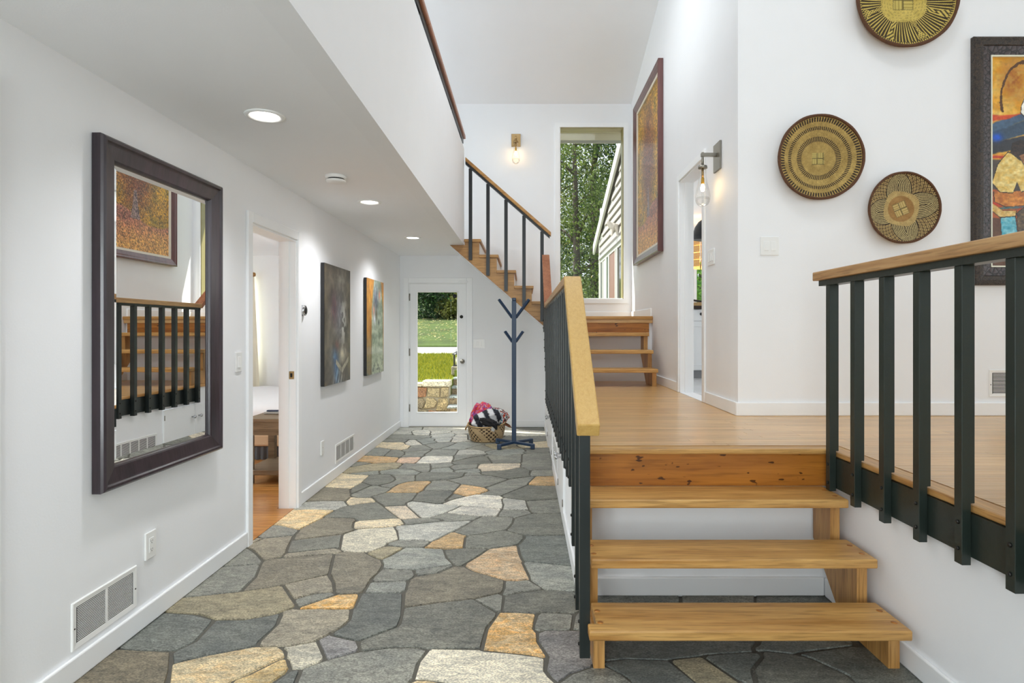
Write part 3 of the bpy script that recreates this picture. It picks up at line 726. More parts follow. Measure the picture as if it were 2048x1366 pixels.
tg 663,2108 715,1919 728,1905 1003,1864 1078,1861 1107,1895 1132,1995 1150,2058 1149,2082 1140,2093 1065,2146 890,2227 865,2228 840,2214 740,2192 660,2132
gl -1768,1220 -1560,1190 -1547,1198 -1485,1253 -1376,1370 -1376,1382 -1435,1462 -1535,1549 -1585,1540 -1660,1515 -1760,1504 -1770,1495 -1772,1470
g 1048,1620 1090,1561 1178,1459 1190,1449 1203,1450 1328,1499 1428,1518 1553,1571 1564,1595 1564,1708 1561,1733 1553,1739 1115,1879 1082,1845 1045,1645
g 920,620 928,612 953,609 1240,610 1252,620 1396,958 1399,970 1389,982 1140,1001 990,1002 979,958 968,832 937,720
g -414,1108 -368,1020 -330,908 -297,848 3,980 32,995 -54,1132 -110,1202 -360,1177 -372,1173
gd -141,1483 -22,1372 65,1374 128,1395 215,1400 233,1420 287,1520 285,1533 206,1620 112,1682 -10,1803 -22,1798 -53,1720 -109,1620 -129,1545 -143,1520
lt -1767,870 -1760,863 -1660,879 -1472,918 -1439,933 -1441,958 -1476,1045 -1522,1115 -1560,1178 -1735,1203 -1760,1205 -1770,1195 -1772,933
gl -1067,2058 -998,1968 -901,1895 -822,1803 -810,1799 -751,1870 -678,1932 -635,1995 -552,2082 -635,2136 -772,2177 -822,2177 -957,2145 -1022,2107 -1067,2070
g 509,970 523,908 532,783 565,612 890,611 901,620 916,708 958,858 975,1008 915,1132 815,1159 715,1203 703,1203 603,1116 507,1058
bg 60,982 215,611 528,611 536,620 525,720 509,908 487,1045 478,1054 315,1103 240,1060 128,1023
lt -1768,1833 -1760,1825 -1710,1834 -1672,1824 -1622,1823 -1527,1845 -1514,1895 -1514,1945 -1533,2008 -1538,2070 -1540,2083 -1560,2093 -1635,2112 -1760,2117 -1770,2108
d -1219,982 -1149,920 -1065,870 -985,794 -801,932 -784,995 -778,1045 -860,1181 -973,1176 -1073,1182 -1116,1170 -1185,1069 -1217,1008
d 1120,1908 1315,1830 1552,1753 1564,1783 1565,2008 1564,2145 1552,2167 1328,2163 1290,2150 1174,2082
g -785,933 -716,870 -635,829 -572,778 -475,720 -385,653 -316,808 -314,832 -343,895 -377,1008 -422,1089 -460,1090 -635,1063 -760,1033
g -1427,870 -1403,795 -1396,683 -1372,611 -1098,608 -1022,613 -1000,732 -990,770 -998,783 -1074,858 -1160,911 -1235,978 -1272,976 -1348,950 -1427,933 -1432,920
bg -969,1582 -885,1467 -818,1408 -785,1367 -772,1363 -685,1399 -572,1427 -496,1458 -491,1470 -512,1545 -522,1633 -572,1666 -648,1700 -722,1751 -810,1791 -851,1732 -941,1632 -969,1595
g -1765,1520 -1760,1515 -1660,1529 -1585,1554 -1535,1562 -1501,1645 -1476,1770 -1475,1783 -1500,1808 -1522,1827 -1535,1828 -1635,1812 -1722,1824 -1770,1808 -1772,1558
gb 661,1445 711,1220 803,1178 890,1150 915,1148 987,1220 1140,1351 1160,1370 1172,1395 1174,1445 1075,1558 1040,1612 828,1539 661,1470
d -1269,1795 -1199,1708 -1128,1658 -1060,1576 -1047,1575 -985,1594 -950,1645 -833,1783 -847,1808 -907,1882 -1007,1958 -1072,2039 -1085,2035 -1152,1932 -1235,1858 -1267,1808
gb -855,1195 -772,1056 -548,1086 -422,1114 -381,1182 -417,1257 -472,1400 -497,1442 -572,1413 -672,1389 -772,1350
g 1182,1370 1258,1295 1419,1170 1528,1069 1552,1070 1563,1082 1565,1245 1564,1520 1552,1552 1428,1504 1320,1483 1190,1428 1182,1420
lt -775,1795 -635,1708 -560,1676 -522,1651 -510,1651 -422,1750 -330,1832 -325,1845 -372,1895 -406,1932 -460,2017 -522,2079 -535,2075 -610,2001 -672,1920 -743,1858 -780,1808
gd 518,1582 640,1486 652,1486 928,1585 1031,1632 1063,1807 1067,1832 1052,1841 777,1890 715,1892 671,1858 602,1817 550,1770 543,1757
lt 235,1358 287,1233 319,1120 353,1103 490,1062 590,1123 689,1208 697,1220 687,1258 643,1470 515,1567 465,1564 304,1520 230,1395
gl -502,1545 -473,1470 -398,1484 -298,1486 -235,1504 -160,1513 -139,1558 -119,1632 -54,1770 -42,1808 -47,1810 -198,1818 -285,1839 -310,1839 -347,1795 -410,1744 -506,1632
d -48,2120 2,1870 15,1861 111,1908 228,1936 296,1970 312,1995 345,2095 348,2132 265,2185 178,2198 140,2215 115,2218 78,2193 -22,2151 -50,2132
tg -1513,1545 -1424,1470 -1348,1376 -1335,1377 -1297,1386 -1201,1458 -1135,1530 -1089,1570 -1089,1582 -1110,1614 -1148,1656 -1217,1708 -1285,1789 -1335,1782 -1410,1786 -1448,1780 -1463,1770 -1487,1645 -1517,1570
bg -494,2083 -435,2009 -390,1933 -310,1853 -185,1827 -22,1824 -14,1833 -23,1908 -36,2008 -61,2120 -66,2133 -97,2148 -197,2179 -272,2178 -410,2137
g -1537,1170 -1461,1045 -1422,950 -1410,948 -1385,950 -1239,995 -1192,1082 -1135,1166 -1126,1182 -1297,1374 -1360,1363 -1543,1182
g -92,1208 53,999 140,1043 229,1070 297,1108 298,1145 288,1170 272,1232 228,1332 215,1380 203,1384 153,1387 53,1362 -23,1358 -41,1332 -68,1245
d 934,1120 990,1017 1140,1012 1203,1002 1415,1001 1486,1058 1486,1070 1404,1158 1328,1228 1165,1354 933,1145
gl -377,620 -360,609 -322,608 178,611 186,620 184,633 89,870 52,964 40,979 -235,860 -301,820
gl -1279,1382 -1221,1308 -1110,1187 -1060,1194 -947,1187 -872,1201 -860,1213 -790,1345 -805,1370 -894,1458 -985,1575 -997,1577 -1060,1566 -1085,1553 -1122,1523 -1185,1453
tg -1006,620 -998,611 -960,608 -397,612 -390,620 -442,670 -552,745 -635,813 -722,858 -798,916 -975,783
d -473,1445 -414,1283 -372,1197 -360,1188 -110,1212 -97,1220 -72,1270 -56,1332 -41,1358 -42,1370 -135,1458 -160,1490 -247,1491 -297,1473 -422,1464
gd -1525,2033 -1504,1945 -1506,1833 -1460,1788 -1422,1796 -1322,1796 -1285,1805 -1242,1870 -1183,1920 -1151,1958 -1092,2058 -1098,2070 -1148,2110 -1210,2139 -1272,2142 -1322,2127 -1398,2122 -1497,2091 -1519,2083
gl -1772,620 -1760,608 -1410,610 -1400,620 -1412,695 -1412,770 -1437,858 -1448,895 -1460,903 -1765,845 -1771,820
gd 1270,620 1303,609 1553,608 1565,620 1563,1045 1553,1056 1515,1054 1421,982
g 312,1970 357,1920 440,1869 540,1781 590,1825 699,1895 699,1932 690,1952 640,2125 565,2153 540,2155 465,2153 373,2133 363,2120 338,2020"""
rs = random.Random(3)
RUST = dict(yo=0.5, ye=0.55, cy=0.4, co=0.3, pc=0.3, cr=0.12, ot=0.45, ty=0.3, pe=0.25, ta=0.2)
for row in STONES.strip().split('\n'):
    t = row.split()
    P = [tuple(int(k) / 1000 for k in p.split(',')) for p in t[1:]]
    n = len(P)
    top = []
    for i in range(n):
        a, b, c = Vector(P[i - 1]), Vector(P[i]), Vector(P[(i + 1) % n])
        e1, e2 = (b - a).normalized(), (c - b).normalized()
        nn = Vector((-e1.y - e2.y, e1.x + e2.x))
        if nn.length < 1e-4: nn = Vector((-e1.y, e1.x))
        nn.normalize()
        top.append(b + nn * 0.004)
    zt = rs.uniform(-0.0015, 0.0015)
    mb = MB()
    mb.add([(p[0], p[1], -0.011) for p in P] + [(p.x, p.y, zt) for p in top],
           [tuple(range(n, 2 * n))] + [(i, (i + 1) % n, n + (i + 1) % n, n + i) for i in range(n)])
    o = mb.build('stone', M['stone'], floor)
    c = lin(SC[t[0]])
    j = rs.uniform(1.02, 1.22)
    o.color = (c[0] * j, c[1] * j, c[2] * j, RUST.get(t[0], 0.0))

# platform floor of oak strips
plat = MB()
plat.box(0.30, 1.54, 3.10, 7.05, 0.60, 0.744).box(1.545, 6.15, -2.6, 4.2, 0.56, 0.744)
plat = struct(plat.build('floor_platform', M['plank']), 'raised oak strip floor of the living level')
W_ = 0.0575
rp_ = random.Random(9)
nrow = 0
y = 1.45
while y < 7.03:
    x0 = 0.30 if y >= 3.105 else 1.625
    x1 = min(1.485, 9) if y > 4.19 else min(0.86 * y + 0.35, 4.4)
    y1 = y + W_
    if y < 4.19 and y1 > 4.19: y1 = 4.19
    x = x0
    while x < x1 - 0.02:
        xe = x + rp_.uniform(0.55, 1.35)
        if xe > x1 - 0.3: xe = x1
        MB().box(x + 0.0007, xe - 0.0007, y + 0.0007, y1 - 0.0007, 0.742, PLAT).build('plank', M['plank'], plat)
        x = xe
    y = y1
MB().box(0.285, 1.625, 3.02, 3.104, 0.733, PLAT).build('nosing', M['oak'], plat, 0.008, 2)
MB().box(1.53, 1.622, -2.6, 3.02, 0.733, PLAT + 0.001).build('nosing', M['edge'], plat, 0.008, 2)
MB().box(0.262, 0.298, 3.106, 7.0, 0.733, PLAT + 0.001).build('nosing', M['edge'], plat, 0.006, 2)
MB().box(0.285, 1.53, 3.042, 3.075, 0.57, 0.733).build('riser', M['riser'], plat)
land = struct(MB().box(0.285, 1.49, 7.0, 8.4, 1.44, LAND).build('floor_landing', M['plank'], None, 0.006), 'oak landing in front of the tall window')
MB().box(0.285, 1.49, 6.985, 7.03, LAND - 0.035, LAND + 0.001).build('nosing', M['oak'], land, 0.006, 2)
MB().box(0.285, 1.45, 7.012, 7.045, 1.33, 1.486).build('riser', M['riser'], land)

# walls under the platform
struct(MB().box(0.28, 1.545, 3.08, 3.16, -0.01, 0.733).build('wall_platform_front', M['wall']), 'white wall under the platform behind the open steps')
struct(MB().box(1.545, 1.62, -2.6, 3.16, -0.01, 0.733).build('wall_platform_side', M['wall']), 'white wall under the raised living room')
wh = holed(MB(), 'x', 0.28, 0.36, 3.161, 7.05, -0.01, 0.733, [(4.15, 4.75, 0.08, 0.56), (5.89, 6.94, 0.08, 0.56)])
struct(wh.build('wall_platform_hall', M['wall']), 'white low wall beside the flagstone hall under the railing')
struct(MB().box(0.28, 0.36, 7.05, 8.4, -0.01, 1.46).box(0.36, 1.49, 7.05, 7.12, 0.5, 1.46).build('wall_landing', M['wall']), 'white wall under the stair landing')
MB_ = MB()

# main walls
wl = holed(MB(), 'x', -1.88, -1.75, -2.6, 8.4, -0.01, CEIL_Z, [(3.82, 4.595, -0.02, 2.05)])
wall_left = struct(wl.build('wall_left', M['wall']), 'white hall wall with the framed mirror and canvases')
wb = holed(MB(), 'y', 8.4, 8.55, -5.2, 1.62, -0.2, 4.62, [(-1.63, -0.81, -0.02, 2.02), (0.483, 1.379, 1.794, 4.195), (-4.75, -3.85, 0.9, 2.1)])
wall_back = struct(wb.build('wall_back', M['wall']), 'white end wall with the glass door and the tall window')
wr = holed(MB(), 'x', 1.49, 1.62, 4.2, 8.4, 0.5, 6.0, [(5.0, 5.78, PLAT, 2.79)])
wall_right = struct(wr.build('wall_right', M['wall']), 'white wall with the large autumn tree painting and sconce')
struct(MB().box(1.62, 6.15, 4.2, 4.33, 0.5, 6.0).box(1.49, 1.62, 4.199, 4.2, 0.5, 6.0).build('wall_living', M['wall']), 'white wall with woven basket plates')
ws = holed(MB(), 'x', 6.15, 6.3, -2.75, 4.33, 0.5, 6.6, [(-0.8, 3.4, 1.3, 3.9)])
struct(ws.build('wall_living_side', M['wall']), 'white side wall of the living room with its window')
we = holed(MB(), 'y', -2.75, -2.6, -5.2, 6.3, -0.2, 6.6, [(-0.9, 4.1, 2.45, 4.2), (-0.2, 4.1, 1.0, 2.45), (-1.5, -0.36, 0.1, 2.35)])
struct(we.build('wall_entry', M['wall']), 'white entry wall behind the viewer with openings added for light')
struct(holed(MB(), 'x', -5.35, -5.2, -2.75, 8.55, -0.2, 6.6, [(3.5, 6.9, 3.35, 4.45), (4.1, 5.9, 0.9, 2.1)]).build('wall_far_left', M['wall']), 'outer white wall of the bedroom and loft')  # loft and bedroom side openings added for light
struct(MB().box(-5.2, -1.88, 2.2, 2.32, -0.01, CEIL_Z).build('wall_bedroom', M['wall']), 'white bedroom partition wall')
struct(MB().box(-0.865, -0.745, -2.6, 7.35, CEIL_Z, 3.58).build('wall_balcony', M['wall']), 'white balcony wall overhanging the hall')
hc = MB().box(-5.2, -0.865, -2.6, 7.35, CEIL_Z, 2.66).box(-5.2, -0.92, 7.35, 8.4, CEIL_Z, 2.66)
struct(hc.build('ceiling_hall', M['ceil']), 'low white hall ceiling with recessed lights')
def vault(mb, x0, x1, ya, yb):
    return mb.prism([(ya, roof_z(ya)), (yb, roof_z(yb)), (yb, roof_z(yb) + 0.15), (ya, roof_z(ya) + 0.15)], x0, x1, 'x')
SKY = (-0.3, 1.1, 4.6, 6.0)  # extents of the two added skylights
SK2 = (0.45, 1.95, 1.65, 2.95)
uc = MB()
vault(uc, -5.3, SKY[0], 8.42, 1.5)
vault(uc, SKY[0], 6.3, 8.42, SKY[3])
vault(uc, SKY[1], 6.3, SKY[3], SKY[2])
vault(uc, SKY[0], 6.3, SKY[2], SK2[3])
vault(uc, SKY[0], SK2[0], SK2[3], 1.5); vault(uc, SK2[1], 6.3, SK2[3], 1.5)
vault(uc, SK2[0], SK2[1], SK2[2], 1.5)
uc.prism([(1.5, roof_z(1.5)), (-2.75, 5.5), (-2.75, 5.65), (1.5, roof_z(1.5) + 0.15)], -5.3, 6.3, 'x')
struct(uc.build('ceiling_vault', M['ceil']), 'high sloping white ceiling over the stairs')

# kitchen shell
struct(MB().box(1.62, 5.7, 4.33, 13.0, 0.5, PLAT).build('floor_kitchen', plain('pale_marble', (222, 222, 224), 0.25, var=0.1, scale=3)), 'pale marble kitchen floor')
struct(MB().box(1.62, 5.7, 4.33, 13.0, 3.3, 3.4).build('ceiling_kitchen', M['ceil']), 'white kitchen ceiling')
kw = holed(MB(), 'x', 5.6, 5.75, 4.33, 13.12, 0.5, 3.3, [(6.6, 10.6, 1.6, 3.0)])  # side opening added for the kitchen lamp
struct(kw.build('wall_kitchen_side', M['wall']), 'white kitchen side wall')
kb = holed(MB(), 'y', 13.0, 13.12, 1.64, 5.75, -0.2, 4.0, [(3.0, 4.4, 1.85, 2.9)])
struct(kb.build('wall_kitchen_end', M['wall']), 'white kitchen end wall with its garden window')
wing = struct(MB().box(1.64, 1.78, 8.56, 13.0, -0.2, 2.95).prism([(8.56, 2.95), (13.0, 2.95), (13.0, 3.32), (8.56, 4.70)], 1.64, 1.78, 'x').build('wall_wing', M['trim']), 'clapboard wall of the kitchen wing outside')
struct(MB().box(1.62, 1.78, 8.4, 8.55, -0.2, 4.6).build('wall_corner', M['wall']), 'corner of the house beside the tall window')

# baseboards
def base(name, pts_boxes, label):
    mb = MB()
    for (x0, x1, y0, y1, z0, n) in pts_boxes:
        mb.box(x0, x1, y0, y1, z0, z0 + 0.095)
    return struct(mb.build(name, M['trim'], None, 0.006, 2), label)
base('baseboard_left', [(-1.75, -1.734, -2.6, 3.755, 0.001, 0), (-1.75, -1.734, 4.66, 8.4, 0.001, 0)], 'white baseboard along the hall wall with the mirror')
base('baseboard_back', [(-1.734, -1.70, 8.384, 8.4, 0.001, 0), (-0.735, 0.28, 8.384, 8.4, 0.001, 0)], 'white baseboard of the end wall beside the glass door')
base('baseboard_platform', [(0.264, 0.28, 3.0, 5.86, 0.001, 0), (0.264, 0.28, 6.97, 8.384, 0.001, 0)], 'white baseboard under the hall railing')
base('baseboard_steps', [(0.31, 1.53, 3.064, 3.08, 0.001, 0)], 'white baseboard behind the open steps')
base('baseboard_right', [(1.529, 1.545, -2.6, 3.064, 0.001, 0)], 'white baseboard under the raised living room')
base('baseboard_living', [(1.474, 6.15, 4.184, 4.199, PLAT, 0)], 'white baseboard under the basket plates')
base('baseboard_kitchen_wall', [(1.474, 1.49, 4.2, 4.93, PLAT, 0), (1.474, 1.49, 5.85, 7.05, PLAT, 0)], 'white baseboard beside the kitchen doorway')
base('baseboard_landing', [(1.474, 1.49, 7.05, 8.4, LAND, 0), (0.285, 1.474, 8.384, 8.4, LAND, 0)], 'white baseboard around the landing')

# doorway trims
def doorway(name, label, x, y0, y1, z0, ztop, out, thick, cw=0.062):
    """casing and lining of an opening in a wall of constant x; out = +1 or -1 side facing the viewer"""
    t = thing(name, (x, (y0 + y1) / 2, z0), label, None, None, 'structure')
    a, b = sorted((x, x + out * 0.018))
    MB().box(a, b, y0 - cw, y0 + 0.004, z0, ztop + cw).build('casing', M['trim'], t, 0.004)
    MB().box(a, b, y1 - 0.004, y1 + cw, z0, ztop + cw).build('casing', M['trim'], t, 0.004)
    MB().box(a, b + 0.0, y0 + 0.004, y1 - 0.004, ztop - 0.004, ztop + cw).build('casing', M['trim'], t, 0.004)
    c, d = sorted((x + out * 0.002, x - out * thick))
    MB().box(c, d, y0, y0 + 0.016, z0, ztop).build('jamb', M['trim'], t)
    MB().box(c, d, y1 - 0.016, y1, z0, ztop).build('jamb', M['trim'], t)
    MB().box(c, d, y0 + 0.016, y1 - 0.016, ztop - 0.016, ztop).build('head_jamb', M['trim'], t)
    m_ = (c + d) / 2
    MB().box(m_ - 0.02, m_ + 0.015, y1 - 0.028, y1 - 0.016, z0, ztop - 0.016).build('door_stop', M['trim'], t)
    MB().box(m_ - 0.02, m_ + 0.015, y0 + 0.016, y0 + 0.028, z0, ztop - 0.016).build('door_stop', M['trim'], t)
    return t
tr1 = doorway('trim_1', 'white casing around the bedroom doorway', -1.75, 3.82, 4.595, -0.005, 2.05, 1, 0.13)
MB().box(-1.80, -1.762, 4.576, 4.580, 0.985, 1.045).build('strike_plate', M['brass'], tr1)
MB().box(-1.79, -1.775, 4.5745, 4.577, 1.0, 1.03).build('latch_hole', M['darkslot'], tr1)
doorway('trim_2', 'white casing around the kitchen doorway', 1.49, 5.0, 5.78, PLAT, 2.79, -1, 0.13)
struct(MB().box(-1.75, -1.732, 1.92, 1.985, 0.0, 2.2).build('trim_3', M['trim'], None, 0.004), 'white casing edge at the near end of the mirror wall')

# bedroom floor
bf = struct(MB().box(-5.2, -1.75, 2.32, 8.4, -0.2, -0.012).build('floor_bedroom', M['bedplank']), 'amber strip floor of the bedroom')
rb = random.Random(21)
y = 3.75
while y < 8.35:
    x = -4.4
    while x < -1.76:
        xe = min(x + rb.uniform(0.5, 1.2), -1.755)
        if -1.755 - xe < 0.25: xe = -1.755
        yc = y + 0.03
        if -0.50 * yc - 0.25 < xe and x < -0.36 * yc + 0.1:
            if not (xe > -1.76 and (y + 0.0575 > 4.58 or y < 3.835)):
                MB().box(x + 0.0005, xe - 0.0005, y + 0.0005, y + 0.057, -0.013, 0.004).build('plank', M['bedplank'], bf)
            else:
                MB().box(x + 0.0005, -1.885, y + 0.0005, y + 0.057, -0.013, 0.004).build('plank', M['bedplank'], bf)
        x = xe
    y += 0.0575

# ------------------------------------------------------------------ windows and the glass door
def casing(mb_name, fr, w, h, cw, parent, mat, depth=0.018, sides=(0, 1, 2, 3)):
    """mitred casing round an opening w x h whose lower corner is the frame origin"""
    f2 = Frame(fr((-cw, -cw, 0)), fr.u, fr.v, fr.n)
    for k in sides:
        MB(f2).side(w + 2 * cw, h + 2 * cw, [(0, 0), (0, depth), (cw, depth), (cw, 0)], k).build(mb_name, mat, parent)

win = thing('window_1', (0.931, 8.4, 1.794), 'tall fixed window on the landing looking at trees', None, None, 'structure')
fw = on_front(0.483, 1.794, 8.4)
casing('casing', fw, 0.896, 2.401, 0.06, win, M['trim'])
jm = plain('bronze_jamb', (150, 140, 96), 0.4)
MB().box(0.483, 0.495, 8.4, 8.55, 1.794, 4.195).build('jamb', M['trim'], win)
MB().box(1.367, 1.379, 8.4, 8.55, 1.794, 4.195).build('jamb', jm, win)
MB().box(0.495, 1.367, 8.4, 8.55, 1.794, 1.806).build('sill', M['trim'], win)
MB().box(0.495, 1.367, 8.4, 8.55, 4.17, 4.195).build('head', jm, win)
MB().box(0.496, 1.366, 8.49, 8.496, 1.806, 4.17).build('pane', M['glass'], win)

door = thing('door_1', (-1.22, 8.42, 0), 'white full-light glass door at the end of the hall', None, None, 'structure')
fd = on_front(-1.63, 0.0, 8.4)
for x0, x1 in ((-1.70, -1.626), (-0.814, -0.735)):
    MB().box(x0, x1, 8.38, 8.4, 0.0, 2.09).build('casing', M['trim'], door, 0.004)
MB().box(-1.626, -0.814, 8.38, 8.4, 2.016, 2.09).build('casing', M['trim'], door, 0.004)
DX0, DX1, DZ1 = -1.61, -0.826, 2.005
GX0, GX1, GZ0, GZ1 = -1.513, -0.945, 0.205, 1.895
MB().box(DX0, GX0, 8.405, 8.445, 0.012, DZ1).build('stile', M['trim'], door)
MB().box(GX1, DX1, 8.405, 8.445, 0.012, DZ1).build('stile', M['trim'], door)
MB().box(GX0, GX1, 8.405, 8.445, 0.012, GZ0).build('bottom_rail', M['trim'], door)
MB().box(GX0, GX1, 8.405, 8.445, GZ1, DZ1).build('top_rail', M['trim'], door)
f3 = on_front(GX0 - 0.012, GZ0 - 0.012, 8.405)
for k in range(4):
    MB(f3).side(GX1 - GX0 + 0.024, GZ1 - GZ0 + 0.024, [(0, 0), (0.003, 0.008), (0.014, 0.006), (0.02, -0.012), (0.012, -0.012)], k).build('glazing_bead', M['trim'], door)
MB().box(GX0, GX1, 8.422, 8.427, GZ0, GZ1).build('pane', M['glass'], door)
MB().box(-1.63, -0.81, 8.39, 8.56, -0.004, 0.011).build('threshold', M['nickel'], door)
for x0, x1 in ((-1.63, DX0 - 0.002), (DX1 + 0.002, -0.81)):
    MB().box(x0, x1, 8.40, 8.55, 0.012, 2.02).build('jamb', M['trim'], door)
MB().box(DX0, DX1, 8.40, 8.55, DZ1 + 0.003, 2.02).build('jamb', M['trim'], door)
for z in (0.27, 1.05, 1.82):
    MB().tube([(-1.616, 8.40, z - 0.05), (-1.616, 8.40, z + 0.05)], 0.008, 8).build('hinge', M['nickel'], door)
kn = MB().lathe([(0.0, -0.062), (0.02, -0.06), (0.03, -0.045), (0.028, -0.03), (0.012, -0.022), (0.012, -0.008), (0.032, -0.006), (0.032, 0.0)], (-0.876, 8.405, 0.92), 16, 'y')
kn.build('knob', M['nickel'], door)
MB().lathe([(0.0, -0.02), (0.02, -0.02), (0.024, 0.0)], (-0.89, 8.405, 1.545), 16, 'y').build('deadbolt', M['bolt'], door)
MB().box(-0.93, -0.80, 8.36, 8.38, 2.02, 2.045).build('closer_bracket', M['trim'], door, 0.003)
MB().lathe([(0.0, -0.012), (0.028, -0.012), (0.03, -0.002), (0.03, 0.0)], (-0.985, 8.42, 1.835), 20, 'y').build('round_sticker', M['blacksat'], door)['label'] = 'round black disc on the pane'

def simple_window(name, label, plane, t, u0, u1, z0, z1, nu, mat=None):
    o = thing(name, (t, (u0 + u1) / 2, z0) if plane == 'x' else ((u0 + u1) / 2, t, z0), label, None, None, 'structure')
    def bx(a, b, c, d, nm, m_, th=0.03):
        mb = MB()
        mb.box(t - th, t + th, a, b, c, d) if plane == 'x' else mb.box(a, b, t - th, t + th, c, d)
        mb.build(nm, m_, o)
    bx(u0, u1, z0, z0 + 0.05, 'sill', M['trim']); bx(u0, u1, z1 - 0.05, z1, 'head', M['trim'])
    for i in range(nu + 1):
        c = u0 + (u1 - u0) * i / nu
        bx(max(u0, c - 0.03), min(u1, c + 0.03), z0 + 0.05, z1 - 0.05, 'mullion', M['trim'])
    bx(u0 + 0.03, u1 - 0.03, z0 + 0.05, z1 - 0.05, 'pane', mat or M['glass'], 0.003)
    return o
simple_window('window_2', 'wide living room window', 'x', 6.22, -0.8, 3.4, 1.3, 3.9, 3)
simple_window('window_3', 'tall entry window added behind the viewer to let light in', 'y', -2.67, -0.2, 4.1, 1.0, 4.2, 4)  # unseen, added for light from behind
simple_window('window_9', 'glazed opening added behind the viewer to brighten the hall', 'y', -2.67, -1.5, -0.36, 0.1, 2.35, 1)  # unseen, added to brighten the hall
simple_window('window_10', 'bedroom side window added out of view for light', 'x', -5.27, 4.1, 5.9, 0.9, 2.1, 2)  # unseen, added to brighten the bedroom
simple_window('window_4', 'bedroom window behind the curtain', 'y', 8.47, -4.75, -3.85, 0.9, 2.1, 1)
simple_window('window_5', 'kitchen side window added out of view for light', 'x', 5.67, 6.6, 10.6, 1.6, 3.0, 3)  # unseen, added to light the kitchen
simple_window('window_6', 'garden window at the end of the kitchen', 'y', 13.06, 3.0, 4.4, 1.85, 2.9, 2)
simple_window('window_7', 'loft window added out of view to brighten the high ceiling', 'x', -5.27, 3.5, 6.9, 3.35, 4.45, 3)  # unseen, added to brighten the upper walls
for i, (S, lab) in enumerate(((SKY, 'added unseen skylight in the high ceiling over the railing'), (SK2, 'added unseen skylight in the high ceiling over the front steps'))):  # both skylights are unseen and added for light
    x0, x1, ya, yb = S
    sk = thing('window_%d' % (11 + i), ((x0 + x1) / 2, (ya + yb) / 2, roof_z((ya + yb) / 2)), lab, None, None, 'structure')
    vault(MB(), x0, x0 + 0.05, yb, ya).build('frame', M['trim'], sk)
    vault(MB(), x1 - 0.05, x1, yb, ya).build('frame', M['trim'], sk)
    MB().prism([(yb, roof_z(yb) + 0.10), (ya, roof_z(ya) + 0.10), (ya, roof_z(ya) + 0.106), (yb, roof_z(yb) + 0.106)], x0 + 0.05, x1 - 0.05, 'x').build('pane', M['plastic'], sk)  # opaque pane, put in to keep direct sun out

# ------------------------------------------------------------------ open-tread flights of three steps
def flight(dy, dz, x0, x1, label, wrap):
    t = thing('open_staircase', ((x0 + x1) / 2, 2.6 + dy, dz), label, 'stairs', 'open oak stair flights')
    prof = [(2.41, 0.0), (2.41, 0.15), (2.64, 0.15), (2.64, 0.34), (2.87, 0.34), (2.87, 0.53), (3.04, 0.53), (3.04, 0.31), (2.745, 0.0)]
    prof = [(a + dy, b + dz) for a, b in prof]
    for a, b in ((x0 - 0.008, x0 + 0.037), (x1 - 0.047, x1 - 0.002)):
        MB().prism(prof, a, b, 'x').build('stringer', M['oaky'], t)
    for k in range(3):
        y, z = 2.33 + 0.23 * k + dy, 0.19 * (k + 1) + dz
        if k == 0 and wrap:
            mb = MB().prism([(x0 - 0.033, y), (x1, y), (x1, y + 0.25), (x0, y + 0.25), (x0, y + 0.066), (x0 - 0.033, y + 0.066)], z - 0.04, z, 'z')
        else:
            mb = MB().box(x0, x1, y, y + (0.25 if k < 2 else 0.25), z - 0.04, z)
        tr = mb.build('tread', M['oak'], t, 0.006, 2)
        for px in (x0 + 0.018, x1 - 0.03):
            for py in (y + 0.07, y + 0.17):
                MB().lathe([(0.0125, 0), (0.0125, 0.0012)], (px, py, z - 0.0005), 12).build('wood_plug', M['riser'], tr)
    return t
flight(0.0, 0.0, 0.283, 1.507, 'oak open-tread steps from the flagstone hall up to the platform', True)
flight(3.97, PLAT, 0.30, 1.40, 'oak open-tread steps from the platform up to the window landing', False)

# ------------------------------------------------------------------ railings
def baluster(t, xa, xb, y, zb, zt, notch=None, bolts=(), axis='x', mat='black'):
    """a square post; notch = (x, z): below z it is only as deep as x"""
    mb = MB()
    if notch:
        mb.prism([(xa, zb), (notch[0], zb), (notch[0], notch[1]), (xb, notch[1]), (xb, zt), (xa, zt)], y - 0.019, y + 0.019, 'y')
    else:
        mb.box(xa, xb, y - 0.019, y + 0.019, zb, zt)
    o = mb.build('baluster', M[mat], t, 0.0015)
    for z in bolts:
        MB().lathe([(0.0, -0.006), (0.006, -0.005), (0.008, 0.0)], (xa, y, z), 8, 'x').build('bolt', M['bolt'], o)
    return o

# railing between hall and platform, climbing both flights
r = thing('stair_railing', (0.24, 4.7, 0.045), 'long black railing with honey wood handrail between hall and platform', 'railing')
TOPS = [(2.35, 0.988), (3.17, 1.645), (6.45, 1.645), (7.265, 2.273)]
def rail_z(y):
    for (a, za), (b, zb) in zip(TOPS, TOPS[1:]):
        if y <= b: return za + (zb - za) * (y - a) / (b - a)
    return TOPS[-1][1]
TH = 0.044
def hand(a, b, za, zb, x0, x1, mat, nm, drop=TH, ends=(0, 0)):
    return MB().prism([(a, za), (b, zb), (b + ends[1], zb - drop), (a + ends[0], za - drop)], x0, x1, 'x').build(nm, mat, r, 0.005, 2)
hand(2.35, 3.17, 0.988, 1.645, 0.205, 0.295, M['rail'], 'handrail', 0.05, (0.03, 0))
hand(3.17, 6.45, 1.645, 1.645, 0.205, 0.295, M['rail2'], 'handrail')
hand(6.45, 7.265, 1.645, 2.273, 0.205, 0.295, M['redrail'], 'handrail', 0.05)
